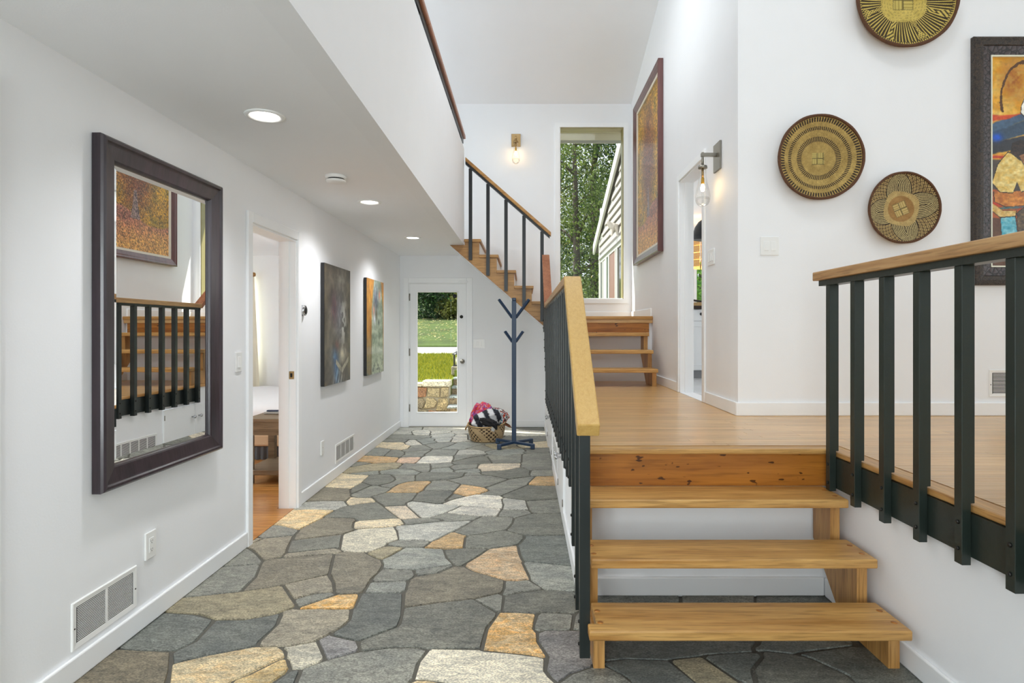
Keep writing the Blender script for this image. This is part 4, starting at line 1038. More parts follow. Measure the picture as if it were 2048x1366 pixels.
for (a, za), (b, zb) in zip(TOPS, TOPS[1:]):
    MB().prism([(a + 0.03, za - 0.026), (b, zb - 0.05), (b, zb - 0.072), (a + 0.03, za - 0.048)] if za < zb else [(a, za - 0.044), (b, zb - 0.044), (b, zb - 0.066), (a, za - 0.066)], 0.222, 0.272, 'x').build('rail_bar', M['black_dim'], r)
ys_ = [2.42, 2.62, 2.82, 3.02]
zbs = [0.045, 0.145, 0.35, 0.575]
y = 3.22
while y < 6.45:
    ys_.append(y); zbs.append(0.575); y += 0.2
ys_ += [6.62, 6.82, 7.02, 7.2]; zbs += [0.905, 1.11, 1.335, 1.335]
for y, zb in zip(ys_, zbs):
    bl = (0.62, 0.71) if abs(zb - 0.575) < 0.01 else (zb + 0.05, zb + 0.14)
    baluster(r, 0.219, 0.261, y, zb, rail_z(y) - 0.055, None, bl, mat='black_dim')
MB().box(0.2615, 0.279, 3.09, 6.5, 0.59, 0.732).build('fascia_plate', M['black_dim'], r)

# railing along the raised living room
r2 = thing('guard_railing', (1.51, 1.2, 0.56), 'black guard railing with pale oak handrail along the raised living room', 'railing')
r_keep, r = r, r2
hand(-0.8, 3.05, 1.652, 1.652, 1.46, 1.552, M['rail2'], 'handrail')
MB().box(1.483, 1.545, -0.8, 3.03, 1.581, 1.608).build('rail_bar', M['black'], r2)
y = 2.953
while y > -0.8:
    baluster(r2, 1.49, 1.5345, y, 0.572 if y > 2.9 else 0.557, 1.581, (1.5215, 0.768), (0.61, 0.70))
    y -= 0.222
MB().box(1.522, 1.5445, -0.8, 3.0, 0.585, 0.732).build('fascia_plate', M['black'], r2)
r = r_keep

# upper flight to the balcony
u = thing('upper_staircase', (-0.2, 7.9, 1.36), 'upper oak staircase rising over the hall to the balcony', 'stairs')
NX = [0.318 - 0.214 * k for k in range(7)]
NZ = [LAND + 0.19 * (k + 1) for k in range(6)]
top = [(0.279, 1.365)]
top.append((0.279, NZ[0] - 0.036))
for k in range(1, 5):
    top.append((NX[k] - 0.022, NZ[k - 1] - 0.036))
    top.append((NX[k] - 0.022, NZ[k] - 0.036))
top += [(-0.738, NZ[4] - 0.036), (-0.738, 2.398), (-0.918, 2.398)]
MB().prism(top, 7.335, 7.372, 'y').build('stringer', M['railx'], u)
for k in range(5):
    xl = NX[k + 1] - 0.022
    MB().box(max(xl, -0.742), NX[k], 7.315, 8.398, NZ[k] - 0.036, NZ[k]).build('tread', M['railx'], u, 0.004)
    MB().box(NX[k] - 0.04, NX[k] - 0.022, 7.373, 8.398, NZ[k] - 0.19 + (0.001 if k else 0.002), NZ[k] - 0.037).build('riser', M['trim'], u)
MB().prism([(0.279, 1.38), (-0.9, 2.395), (-0.86, 2.395), (0.279, 1.41)], 7.373, 8.398, 'y').build('soffit', M['wall'], u)
u2 = thing('stair_handrail', (-0.2, 7.3, 1.46), 'sloping black and oak railing of the upper staircase', 'railing')
def upz(x): return 2.55 + (0.31 - x) * (0.905 / 1.03)
MB().prism([(0.315, upz(0.315)), (-0.724, upz(-0.724)), (-0.724, upz(-0.724) - 0.05), (0.315, upz(0.315) - 0.05)], 7.27, 7.334, 'y').build('handrail', M['railx'], u2, 0.004)
MB().prism([(0.30, upz(0.30) - 0.05), (-0.724, upz(-0.724) - 0.05), (-0.724, upz(-0.724) - 0.085), (0.30, upz(0.30) - 0.085)], 7.28, 7.325, 'y').build('rail_bar', M['blackm'], u2)
for x, zb in zip((-0.663, -0.45, -0.231, -0.012, 0.207), (2.212, 2.023, 1.835, 1.66, 1.463)):
    MB().box(x - 0.021, x + 0.021, 7.285, 7.3145 if False else 7.3145, zb, upz(x) - 0.083).build('baluster', M['blackm'], u2)

b2 = thing('balcony_railing', (-0.78, 3.0, 3.58), 'black bar with reddish wood cap rail on the balcony wall', 'railing')
MB().box(-0.80, -0.752, -2.5, 7.34, 3.64, 3.70).build('rail_bar', M['blackm'], b2)
for k in range(11):
    y = -2.2 + k * 0.93
    MB().box(-0.795, -0.757, y, y + 0.04, 3.581, 3.64).build('bracket', M['blackm'], b2)
for y0, y1 in ((-2.5, 4.6), (4.602, 7.36)):
    MB().box(-0.82, -0.728, y0, y1, 3.70, 3.742).build('cap_rail', M['redrail'], b2, 0.005)

# ------------------------------------------------------------------ cupboard doors and grilles in the low hall wall
def grille(name, fr, w, h, bays, nslat, label, border=0.022, mat='plastic', group=None, flat=False):
    t = thing(name, fr((w / 2, 0, 0)), label, 'vent', group)
    MB(fr).box(border, w - border, border, h - border, 0.0005, 0.002).build('backing', M['darkslot'], t)
    for k in range(4):
        MB(fr).side(w, h, [(0, 0), (0, 0.004), (0.003, 0.007), (border, 0.005), (border, 0.001)], k).build('frame', M[mat], t)
    bw = (w - 2 * border) / bays
    for i in range(1, bays):
        MB(fr).box(border + bw * i - 0.006, border + bw * i + 0.006, border, h - border, 0.0022, 0.005).build('mullion', M[mat], t)
    ph = (h - 2 * border) / nslat
    first = None
    for i in range(bays):
        for j in range(nslat):
            if first is None:
                mb = MB(fr).box(border + 0.006, border + bw - 0.006, border, border + ph * 0.42, 0.003, 0.0045)
                first = mb.build('slat', M[mat], t)
            else:
                c = first.copy()
                COL.objects.link(c)
                c.parent = t
                c.location = first.location + fr.u * (bw * i) + fr.v * (ph * j)
    for px in (border / 2, w - border / 2):
        MB(fr).lathe([(0.004, 0.005), (0.003, 0.008), (0.0, 0.008)], (px, h * 0.45, 0), 8).build('screw', M['bolt'], t)
    return t
grille('return_grille', on_left(2.312, 0.118), 0.385, 0.185, 2, 21, 'white floor-level vent grille below the mirror')
grille('return_grille', on_left(5.53, 0.125), 0.60, 0.175, 4, 14, 'white floor-level vent grille below the figure canvas')
grille('return_grille', on_front(3.245, 0.892, 4.2), 0.30, 0.19, 1, 15, 'white wall vent grille under the carved frame')
grille('return_grille', Frame((0.28, 5.80, 0.12), (0, -1, 0), (0, 0, 1), (-1, 0, 0)), 0.63, 0.23, 5, 18, 'wide white vent grille in the low wall under the railing')
def cupboard(y0, y1, hinge, label):
    t = thing('cupboard_door', (0.28, (y0 + y1) / 2, 0.08), label, 'cupboard door')
    MB().box(0.262, 0.282, y0 + 0.002, y1 - 0.002, 0.082, 0.558).build('panel', M['trim'], t, 0.002)
    ky = y1 - 0.06 if hinge == 0 else y0 + 0.06
    MB().lathe([(0.0, -0.045), (0.014, -0.043), (0.018, -0.032), (0.012, -0.02), (0.006, -0.014), (0.006, 0.0)], (0.262, ky, 0.43), 14, 'x').build('knob', M['chrome'], t)
    hy = y0 + 0.006 if hinge == 0 else y1 - 0.006
    for z in (0.16, 0.48):
        MB().tube([(0.26, hy, z - 0.025), (0.26, hy, z + 0.025)], 0.005, 6).build('hinge', M['nickel'], t)
    return t
cupboard(4.15, 4.45, 0, 'white cupboard door nearer the entry in the low hall wall')
cupboard(4.45, 4.75, 1, 'white cupboard door beside the first one in the low hall wall')
cupboard(5.89, 6.415, 0, 'white cupboard door next to the wide grille, seen in the mirror')
cupboard(6.415, 6.94, 1, 'white cupboard door farther from the wide grille under the landing end')

# ------------------------------------------------------------------ wall plates, lights and small fixtures
def plate(name, fr, w, h, label, cat, kind):
    t = thing(name, fr((0, -h / 2, 0)), label, cat)
    MB(fr).box(-w / 2, w / 2, -h / 2, h / 2, 0.0, 0.009).build('cover_plate', M['plastic'], t, 0.003, 2)
    fr = Frame(fr((0, 0, 0.003)), fr.u, fr.v, fr.n)
    gangs = {'single': [0], 'double': [-0.023, 0.023], 'triple': [-0.046, 0, 0.046], 'outlet': [0], 'blank': [0]}[kind]
    if kind == 'outlet':
        MB(fr).box(-0.017, 0.017, -0.034, 0.034, 0.006, 0.0085).build('outlet_face', M['plastic'], t, 0.001)
        for dz in (-0.019, 0.019):
            for dx in (-0.006, 0.006):
                MB(fr).box(dx - 0.001, dx + 0.001, dz - 0.004, dz + 0.004, 0.0082, 0.0088).build('slot', M['darkslot'], t)
            MB(fr).lathe([(0.0025, 0.0082), (0.0025, 0.0089)], (0, dz - 0.009, 0), 8).build('ground_hole', M['darkslot'], t)
    elif kind == 'blank':
        MB(fr).lathe([(0.003, 0.006), (0.002, 0.008), (0, 0.008)], (0, 0, 0), 8).build('screw', M['nickel'], t)
    else:
        for gx in gangs:
            p = MB(fr).add([(gx - 0.0165, -0.033, 0.006), (gx + 0.0165, -0.033, 0.006), (gx + 0.0165, 0.033, 0.006), (gx - 0.0165, 0.033, 0.006),
                            (gx - 0.0155, -0.032, 0.0125), (gx + 0.0155, -0.032, 0.0125), (gx + 0.0155, 0.032, 0.0075), (gx - 0.0155, 0.032, 0.0075)],
                           [(4, 5, 6, 7), (0, 1, 5, 4), (1, 2, 6, 5), (2, 3, 7, 6), (3, 0, 4, 7)]).build('rocker', M['plastic'], t)
            MB(fr).box(gx - 0.018, gx + 0.018, -0.0345, 0.0345, 0.0055, 0.0066).build('rocker_surround', M['trim'], t)
    return t
plate('light_switch', on_left(3.655, 1.165), 0.075, 0.12, 'white single rocker switch beside the bedroom doorway', 'switch', 'single')
plate('wall_outlet', on_left(2.795, 0.36), 0.078, 0.125, 'white wall outlet above the near floor vent', 'outlet', 'outlet')
plate('wall_outlet', on_left(5.17, 0.345), 0.075, 0.12, 'small white wall plate beside the hall floor vent', 'outlet', 'blank')
plate('light_switch', on_front(-0.644, 1.17, 8.4), 0.165, 0.125, 'white double switch beside the glass door', 'switch', 'double')
plate('light_switch', on_front(1.71, 1.947, 4.2), 0.13, 0.13, 'white double switch left of the woven plates', 'switch', 'double')
plate('light_switch', on_right(4.79, 1.94), 0.17, 0.125, 'white triple switch between sconce and kitchen doorway', 'switch', 'triple')

th = thing('thermostat', (-1.75, 4.71, 1.47), 'round silver thermostat beside the bedroom doorway', 'thermostat')
ft = on_left(4.71, 1.513)
MB(ft).lathe([(0.042, 0.0), (0.042, 0.022), (0.039, 0.028), (0.034, 0.03)], n=28).build('ring', M['chrome'], th)
MB(ft).lathe([(0.034, 0.0295), (0.02, 0.032), (0.0, 0.0325)], n=28).build('screen', M['blacksat'], th)

sd = thing('smoke_detector', (-1.276, 4.05, 2.35), 'round white smoke detector on the hall ceiling', 'smoke detector')
MB().lathe([(0.07, 0.0), (0.07, -0.012), (0.066, -0.02)], (-1.276, 4.05, CEIL_Z), 28).build('base', M['plastic'], sd)
MB().lathe([(0.055, -0.0195), (0.055, -0.03)], (-1.276, 4.05, CEIL_Z), 28).build('vent_ring', M['bolt'], sd)
MB().lathe([(0.066, -0.03), (0.064, -0.04), (0.05, -0.046), (0.0, -0.047)], (-1.276, 4.05, CEIL_Z), 28).build('cap', M['plastic'], sd)

lamp_on = glow('lit_diffuser', (255, 250, 242), 9.0)
NAMES = ['recessed ceiling light nearest the mirror', 'recessed ceiling light past the smoke detector', 'recessed ceiling light nearest the glass door', 'recessed ceiling light behind the viewer']
for y, nm in zip((2.91, 4.87, 6.75, 0.95), NAMES):
    t = thing('downlight', (-1.262, y, CEIL_Z - 0.012), nm, 'ceiling light', 'recessed lights in the hall ceiling')
    MB().lathe([(0.094, 0.0), (0.092, -0.006), (0.078, -0.009), (0.066, -0.004), (0.066, 0.0)], (-1.262, y, CEIL_Z), 32).build('trim_ring', M['plastic'], t)
    MB().lathe([(0.066, -0.003), (0.0, -0.0035)], (-1.262, y, CEIL_Z), 32).build('diffuser', lamp_on, t)
    light('downlight_beam', 'SPOT', (-1.262, y, CEIL_Z - 0.03), 40, (0.97, 0.98, 1.0), (0, 0, 0), spot_size=math.radians(140), spot_blend=0.9, shadow_soft_size=0.06).parent = None

warm = glow('warm_filament', (255, 214, 150), 30.0)
def drop_bulb(t, x, y, ztop, s=1.0):
    """pear-shaped clear glass with a lit filament inside"""
    MB().lathe([(0.026 * s, 0.0), (0.027 * s, -0.05 * s), (0.034 * s, -0.11 * s), (0.05 * s, -0.17 * s), (0.058 * s, -0.215 * s), (0.056 * s, -0.25 * s), (0.042 * s, -0.28 * s), (0.02 * s, -0.296 * s), (0.0, -0.298 * s)], (x, y, ztop), 24).build('glass_drop', M['bulb'], t)
    MB().lathe([(0.0, -0.225 * s), (0.05 * s, -0.226 * s), (0.054 * s, -0.25 * s), (0.041 * s, -0.277 * s), (0.019 * s, -0.292 * s), (0.0, -0.294 * s)], (x, y, ztop), 24).build('solid_base', M['bulb'], t)
    MB().tube([(x, y, ztop + 0.005), (x, y, ztop - 0.075 * s)], 0.009 * s, 10).build('socket_rod', M['brass'], t)
    MB().lathe([(0.012 * s, -0.075 * s), (0.013 * s, -0.12 * s), (0.0, -0.121 * s)], (x, y, ztop), 12).build('socket', plain('amber_socket', (196, 150, 40), 0.4), t)
    MB().lathe([(0.008 * s, -0.121 * s), (0.017 * s, -0.15 * s), (0.012 * s, -0.175 * s), (0.0, -0.18 * s)], (x, y, ztop), 12).build('lit_bulb', warm, t)
    light('sconce_glow', 'POINT', (x, y, ztop - 0.15 * s), 6.5, (1.0, 0.78, 0.5), shadow_soft_size=0.016)

sc1 = thing('wall_sconce', (1.49, 4.63, 2.31), 'nickel bracket sconce with glass drop beside the kitchen doorway', 'sconce', 'glass drop wall sconces')
MB().box(1.474, 1.49, 4.545, 4.70, 2.585, 2.80).build('back_plate', M['nickel'], sc1, 0.002)
MB().box(1.355, 1.474, 4.607, 4.633, 2.695, 2.722).build('arm', M['nickel'], sc1, 0.002)
MB().tube([(1.368, 4.62, 2.728), (1.368, 4.62, 2.622)], 0.010, 12).build('stem', M['nickel'], sc1)
MB().lathe([(0.012, 0.012), (0.033, 0.008), (0.035, -0.012), (0.0, -0.012)], (1.368, 4.62, 2.615), 20).build('collar', M['nickel'], sc1)
drop_bulb(sc1, 1.368, 4.62, 2.605)
sc2 = thing('wall_sconce', (-0.126, 8.4, 3.68), 'brass plate sconce with glass drop high beside the tall window', 'sconce', 'glass drop wall sconces')
MB().box(-0.19, -0.062, 8.382, 8.4, 3.925, 4.10).build('back_plate', M['brass'], sc2, 0.002)
MB().box(-0.139, -0.113, 8.27, 8.382, 4.005, 4.03).build('arm', M['brass'], sc2, 0.002)
MB().tube([(-0.126, 8.28, 4.035), (-0.126, 8.28, 3.965)], 0.010, 12).build('stem', M['brass'], sc2)
MB().lathe([(0.012, 0.012), (0.033, 0.008), (0.035, -0.012), (0.0, -0.012)], (-0.126, 8.28, 3.958), 20).build('collar', M['brass'], sc2)
drop_bulb(sc2, -0.126, 8.28, 3.948)

# ------------------------------------------------------------------ mirror and framed pictures
def frame_sides(name, fr, w, h, prof, mat, parent, label=None):
    for k in range(4):
        o = MB(fr).side(w, h, prof, k).build(name, mat, parent)
        if label: o['label'] = label

def grid_picture(name, fr, w, h, nx, ny, fn, mat, parent, zoff):
    """painted canvas face: fn(u, v) with u to the right and v down, both in metres, gives sRGB 0..255"""
    U, V_ = np.meshgrid(np.linspace(0, w, nx), np.linspace(0, h, ny), indexing='ij')
    col = srgb_np(fn(U, h - V_))
    o, u, v, n = (np.array(a) for a in (fr.o, fr.u, fr.v, fr.n))
    P = o + U[..., None] * u + V_[..., None] * v + zoff * n
    idx = np.arange(nx * ny).reshape(nx, ny)
    Q = np.stack([idx[:-1, :-1], idx[1:, :-1], idx[1:, 1:], idx[:-1, 1:]], -1).reshape(-1, 4)
    me = npmesh(name, P.reshape(-1, 3), Q, col.reshape(-1, 3))
    return link(name, me, mat, parent)

def mixc(a, b, t):
    t = np.clip(t, 0, 1)[..., None]
    return np.asarray(a, float) * (1 - t) + np.asarray(b, float) * t

def inpoly(U, V_, poly):
    ins = np.zeros(U.shape, bool)
    for i in range(len(poly)):
        (x1, y1), (x2, y2) = poly[i], poly[(i + 1) % len(poly)]
        if y1 == y2: continue
        c = (y1 > V_) != (y2 > V_)
        ins ^= c & (U < (x2 - x1) * (V_ - y1) / (y2 - y1) + x1)
    return ins

# mirror on the hall wall, its far side standing a little off the wall
ang = math.radians(1.15)
fm = Frame((-1.748, 2.42, 0.697), (math.sin(ang), math.cos(ang), 0), (0, 0, 1), (math.cos(ang), -math.sin(ang), 0))
mir = thing('wall_mirror', (-1.74, 2.88, 0.697), 'large rectangular wall mirror in a dark espresso frame', 'mirror')
MW, MH = 0.925, 1.46
PROF = [(0.0, 0.001), (0.0, 0.036), (0.004, 0.046), (0.012, 0.052), (0.022, 0.050), (0.028, 0.042), (0.034, 0.040), (0.088, 0.030), (0.094, 0.026), (0.098, 0.016), (0.098, 0.001)]
frame_sides('frame', fm, MW, MH, PROF, M['espresso'], mir)
g = MB(fm)
i0, i1 = 0.096, 0.122
def rc(i): return [(i, i), (MW - i, i), (MW - i, MH - i), (i, MH - i)]
g.add([(a, b, 0.014) for a, b in rc(i1)], [(0, 1, 2, 3)]).build('mirror_glass', M['mirror'], mir)
for k in range(4):
    a, b = rc(i0), rc(i1)
    MB(fm).add([(a[k][0], a[k][1], 0.0115), (a[(k + 1) % 4][0], a[(k + 1) % 4][1], 0.0115), (b[(k + 1) % 4][0], b[(k + 1) % 4][1], 0.014), (b[k][0], b[k][1], 0.014)], [(0, 1, 2, 3)]).build('mirror_edge', M['mirror'], mir)
MB(fm).box(0.05, MW - 0.05, 0.05, MH - 0.05, 0.001, 0.009).build('backing', M['blacksat'], mir)

# autumn tree painting over the landing
fp = on_right(7.95, 2.21)
fp = Frame((1.489, 7.95, 2.21), (0, -1, 0), (0, 0, 1), (-1, 0, 0))
tp = thing('framed_painting', (1.47, 7.2, 2.21), 'huge autumn tree painting in a mahogany frame above the landing', 'painting')
TW, THT = 1.49, 2.08
frame_sides('frame', fp, TW, THT, [(0.0, 0.001), (0.0, 0.055), (0.012, 0.06), (0.03, 0.052), (0.045, 0.05), (0.085, 0.036), (0.092, 0.034), (0.092, 0.001)], M['mahog'], tp)
frame_sides('liner', Frame(fp((0.09, 0.09, 0)), fp.u, fp.v, fp.n), TW - 0.18, THT - 0.18, [(0.0, 0.004), (0.0, 0.030), (0.032, 0.024), (0.034, 0.004)], M['mat_board'], tp)
def tree_paint(U, V_):
    W, H = TW - 0.24, THT - 0.24
    u, v = U / W, V_ / H
    sp = vnoise(U * 95 + V_ * 30, V_ * 75)
    sp2 = vnoise(U * 160 + 9, V_ * 160 - U * 60)
    big = fbm(U * 5, V_ * 5)
    c = mixc((150, 112, 20), (206, 168, 44), big * 1.4 - 0.2)
    c = mixc(c, (128, 112, 22), (fbm(U * 7 + 30, V_ * 7) - 0.45) * 3)
    crown = np.exp(-(((u - 0.5 + 0.06 * (big - 0.5)) / 0.27) ** 2 + ((v - 0.42) / 0.34) ** 2) ** 1.6)
    c = mixc(c, (118, 64, 48), crown * 0.92)
    c = mixc(c, (92, 48, 50), crown * (fbm(U * 12, V_ * 12) - 0.35) * 1.6)
    edge = 0.76 + 0.05 * np.sin(u * 5 + 0.6) + 0.02 * (big - 0.5)
    gr = np.clip((v - edge) / 0.015, 0, 1)
    ground = mixc((150, 98, 92), (204, 156, 98), (v - 0.78) * 6 + (big - 0.5))
    c = c * (1 - gr[..., None]) + ground * gr[..., None]
    tw = 0.022 + 0.045 * np.clip((v - 0.60) / 0.18, 0, 1) ** 1.6
    trunk = (np.abs(u - 0.51) < tw) & (v > 0.60) & (v < 0.79)
    c = np.where(trunk[..., None], mixc((88, 76, 92), (140, 120, 132), sp), c)
    c = c * (0.5 + 0.95 * sp[..., None]) * np.array((1.08, 1.0, 0.86))
    hl = (sp2 > 0.80)[..., None]
    c = np.where(hl, c * 0.45 + np.array((246, 214, 150)) * 0.55, c)
    c = np.where((sp2 < 0.2)[..., None], c * 0.55, c)
    return c
grid_picture('canvas', Frame(fp((0.12, 0.12, 0)), fp.u, fp.v, fp.n), TW - 0.24, THT - 0.24, 260, 380, tree_paint, M['paint'], tp, 0.012)

# carved frame with seated figures
fq = on_front(3.118, 1.672, 4.2)
fg = thing('framed_painting', (3.75, 4.19, 1.672), 'colourful figure painting in a dark carved frame behind the guard railing', 'painting')
FW, FH = 1.26, 1.728
carved = carved_mat('carved_dark_wood', (70, 56, 44), (26, 21, 17), 55, 'noise')
woven = carved_mat('dark_lattice_wood', (76, 65, 65), (28, 23, 22), 30)
frame_sides('outer_frame', fq, FW, FH, [(0.0, 0.001), (0.0, 0.03), (0.01, 0.042), (0.035, 0.046), (0.062, 0.040), (0.066, 0.03), (0.066, 0.001)], carved, fg)
frame_sides('inner_frame', Frame(fq((0.066, 0.066, 0)), fq.u, fq.v, fq.n), FW - 0.132, FH - 0.132, [(0.0, 0.001), (0.0, 0.034), (0.06, 0.022), (0.06, 0.001)], woven, fg)
# raised diamond lattice of the inner frame's upright
dia = MB(fq)
for j in range(26):
    z0 = 0.14 + j * 0.057
    for i in range(2):
        cx, cz = 0.082 + 0.026 * i, z0 + 0.028 * i
        zt = 0.0335 - (cx - 0.066) * 0.2
        dia.add([(cx - 0.012, cz, zt - 0.002), (cx, cz - 0.024, zt - 0.002), (cx + 0.012, cz, zt - 0.004), (cx, cz + 0.024, zt - 0.002), (cx, cz, zt + 0.003)], [(0, 1, 4), (1, 2, 4), (2, 3, 4), (3, 0, 4)])
tag(dia.build('lattice_relief', woven, fg), kind='stuff')
frame_sides('fillet', Frame(fq((0.126, 0.126, 0)), fq.u, fq.v, fq.n), FW - 0.252, FH - 0.252, [(0.0, 0.004), (0.0, 0.026), (0.010, 0.024), (0.010, 0.004)], plain('pale_fillet', (226, 226, 206), 0.5), fg)
def fig_paint(U, V_):
    # coordinates of the picture in steps of 3.5 mm from the canvas corner
    x, y = U / 0.0035, V_ / 0.0035
    n1, n2 = fbm(x / 14, y / 14), fbm(x / 5 + 40, y / 5)
    n3 = fbm(x / 30 + 7, y / 9)
    c = mixc((224, 158, 34), (240, 204, 110), n1 * 1.8 - 0.5)
    c = mixc(c, (150, 84, 26), np.exp(-(((x - 44) / 26) ** 2 + ((y - 44) / 40) ** 2)) * (n2 * 1.5))
    c = mixc(c, (196, 140, 60), (n3 - 0.5) * 3)
    arch = np.abs(np.hypot((x - 70) / 1.0, (y - 84) / 1.5) - 50 + 6 * (n1 - 0.5)) < 2.2
    c = np.where((arch & (y < 110))[..., None], np.array((90, 60, 36.)), c)
    def band(y0, y1, col, slope=0.0, wob=6, soft=3):
        nonlocal c
        a = y - slope * x + wob * (n3 - 0.5) * 2
        m = np.clip((a - y0) / soft, 0, 1) * np.clip((y1 - a) / soft, 0, 1)
        c = mixc(c, np.array(col, float), m * 0.95)
    band(116, 130, (206, 74, 40), -0.12); band(128, 134, (226, 150, 60), -0.12)
    band(132, 152, (64, 92, 124), -0.35); band(146, 176, (52, 74, 100), -0.3); band(170, 196, (44, 48, 60), -0.2)
    blob = np.exp(-(((x - 12) / 12) ** 2 + ((y - 160) / 9) ** 2) * 1.4)
    c = mixc(c, (30, 84, 190), blob * 1.3)
    band(194, 202, (186, 56, 40), 0.02); band(202, 300, (70, 62, 60), 0.0); band(262, 340, (176, 84, 36), 0.05)
    band(286, 296, (200, 56, 30), 0.1); band(300, 306, (60, 110, 120), -0.1); band(318, 420, (92, 60, 44), 0.0)
    def shape(poly, c0, c1, sc=10, outline=True):
        nonlocal c
        p = np.array(poly, float)
        m = inpoly(x + 1.5 * (n2 - 0.5), y + 1.5 * (n1 - 0.5), poly)
        col = mixc(c0, c1, fbm(x / sc + p[0, 0], y / (sc * 0.6)) * 1.9 - 0.45)
        c = np.where(m[..., None], col, c)
        if outline:
            ce = p.mean(0)
            big = [tuple(ce + (q - ce) * (1 + 2.0 / max(6, np.hypot(*(q - ce))))) for q in p]
            m2 = inpoly(x, y, big) & ~m
            c = np.where(m2[..., None], np.array((46, 36, 30.)), c)
    for dx, jac, jac2 in ((0, (216, 176, 84), (242, 222, 150)), (128, (96, 120, 150), (170, 186, 196)), (196, (190, 90, 50), (226, 150, 84))):
        s = lambda pts: [(a + dx, b) for a, b in pts]
        shape(s([(6, 268), (104, 266), (108, 292), (30, 298), (8, 288)]), (170, 96, 40), (226, 150, 66))
        shape(s([(3, 250), (14, 214), (34, 190), (52, 196), (70, 214), (78, 262), (60, 268), (52, 248), (44, 270), (18, 268)]), jac, jac2, 8)
        shape(s([(40, 190), (44, 172), (60, 166), (76, 174), (80, 190), (72, 206), (58, 204)]), (34, 28, 26), (70, 50, 40), 6)
        shape(s([(56, 196), (74, 190), (78, 204), (66, 214)]), (120, 78, 50), (166, 116, 76), 6)
        shape(s([(0, 290), (24, 306), (50, 306), (48, 318), (20, 320), (0, 304)]), (196, 150, 70), (232, 206, 140), 8)
        shape(s([(20, 320), (48, 318), (54, 362), (22, 362)]), (60, 160, 186), (150, 206, 214), 9)
        shape(s([(52, 312), (66, 300), (72, 340), (56, 362)]), (70, 60, 54), (150, 120, 80), 9)
    shape([(62, 96), (70, 76), (84, 70), (98, 80), (100, 110), (72, 122), (60, 110)], (226, 220, 206), (250, 246, 236), 8)
    shape([(72, 78), (76, 62), (92, 60), (96, 76)], (50, 38, 32), (96, 66, 46), 6)
    c = c * (0.86 + 0.28 * n2[..., None])
    return c
grid_picture('canvas', Frame(fq((0.136, 0.136, 0)), fq.u, fq.v, fq.n), FW - 0.272, FH - 0.272, 280, 420, fig_paint, M['paint'], fg, 0.010)

# two unframed canvases on the hall wall
def canvas(label, y0, y1, z0, z1, fn):
    fr = on_left(y0, z0)
    t = thing('canvas_painting', (-1.74, (y0 + y1) / 2, z0), label, 'painting', 'unframed canvases on the hall wall')
    MB(fr).box(0, y1 - y0, 0, z1 - z0, 0.004, 0.034).build('stretcher', M['blacksat'], t, 0.002)
    MB(fr).box(0.02, y1 - y0 - 0.02, 0.02, z1 - z0 - 0.03, 0.0008, 0.004).build('backing', M['blacksat'], t)
    grid_picture('painted_face', fr, y1 - y0, z1 - z0, 130, 180, fn, M['paint'], t, 0.0352)
    return t
def grey_figure(U, V_):
    W, H = 0.75, 1.06
    u, v = U / W, V_ / H
    n1, n2, n3 = fbm(u * 5, v * 7), fbm(u * 16 + 5, v * 22), fbm(u * 3 + 20, v * 26)
    c = mixc((66, 58, 48), (120, 112, 98), n1 * 1.8 - 0.4)
    c = mixc(c, (84, 72, 44), np.clip((np.abs(u - 0.5) - 0.3) * 3, 0, 1) * n2 * 1.4)
    c = mixc(c, (146, 140, 126), np.exp(-(((u - 0.62) / 0.25) ** 2 + ((v - 0.10) / 0.08) ** 2)) * n3 * 1.3)
    head = np.exp(-(((u - 0.55) / 0.22) ** 2 + ((v - 0.42) / 0.24) ** 2) * 1.3)
    c = mixc(c, (120, 120, 128), head * 0.9)
    hair = (np.exp(-(((u - 0.33 - 0.12 * (v - 0.2)) / 0.10) ** 2)) * np.clip((0.55 - v) * 6, 0, 1) * np.clip((v - 0.18) * 8, 0, 1))
    st = 0.5 + 0.5 * np.sin(u * 95 + 10 * n1)
    c = mixc(c, mixc((112, 60, 54), (64, 60, 84), st), hair)
    white = np.exp(-(((u - 0.72) / 0.14) ** 2 + ((v - 0.48) / 0.22) ** 2) * 1.4) * (n2 > 0.48)
    c = mixc(c, (196, 196, 190), white * 0.9)
    chest = np.exp(-(((u - 0.66) / 0.14) ** 2 + ((v - 0.76) / 0.08) ** 2) * 1.6)
    c = mixc(c, (196, 188, 164), chest)
    c = mixc(c, (122, 66, 58), np.exp(-(((u - 0.45) / 0.09) ** 2 + ((v - 0.68) / 0.05) ** 2) * 1.5) * 0.8)
    blue = np.clip((v - 0.66) * 9, 0, 1) * np.exp(-(((u - 0.36 - 0.35 * (v - 0.68)) / 0.13) ** 2) * 1.4)
    c = mixc(c, mixc((36, 62, 104), (84, 124, 160), n2), blue)
    arm = (np.abs(v - 0.90 + 0.35 * np.abs(u - 0.66)) < 0.022) & (u > 0.42) & (u < 0.93)
    c = np.where(arm[..., None], mixc((190, 184, 160), (120, 112, 96), n3), c)
    fold = np.clip((v - 0.86) * 8, 0, 1) * np.exp(-((u - 0.55) / 0.16) ** 2)
    c = mixc(c, mixc((40, 44, 50), (206, 204, 196), (np.sin(u * 60 + v * 40) * 0.5 + 0.5)), fold * 0.6)
    return c * (0.72 + 0.56 * n2[..., None])
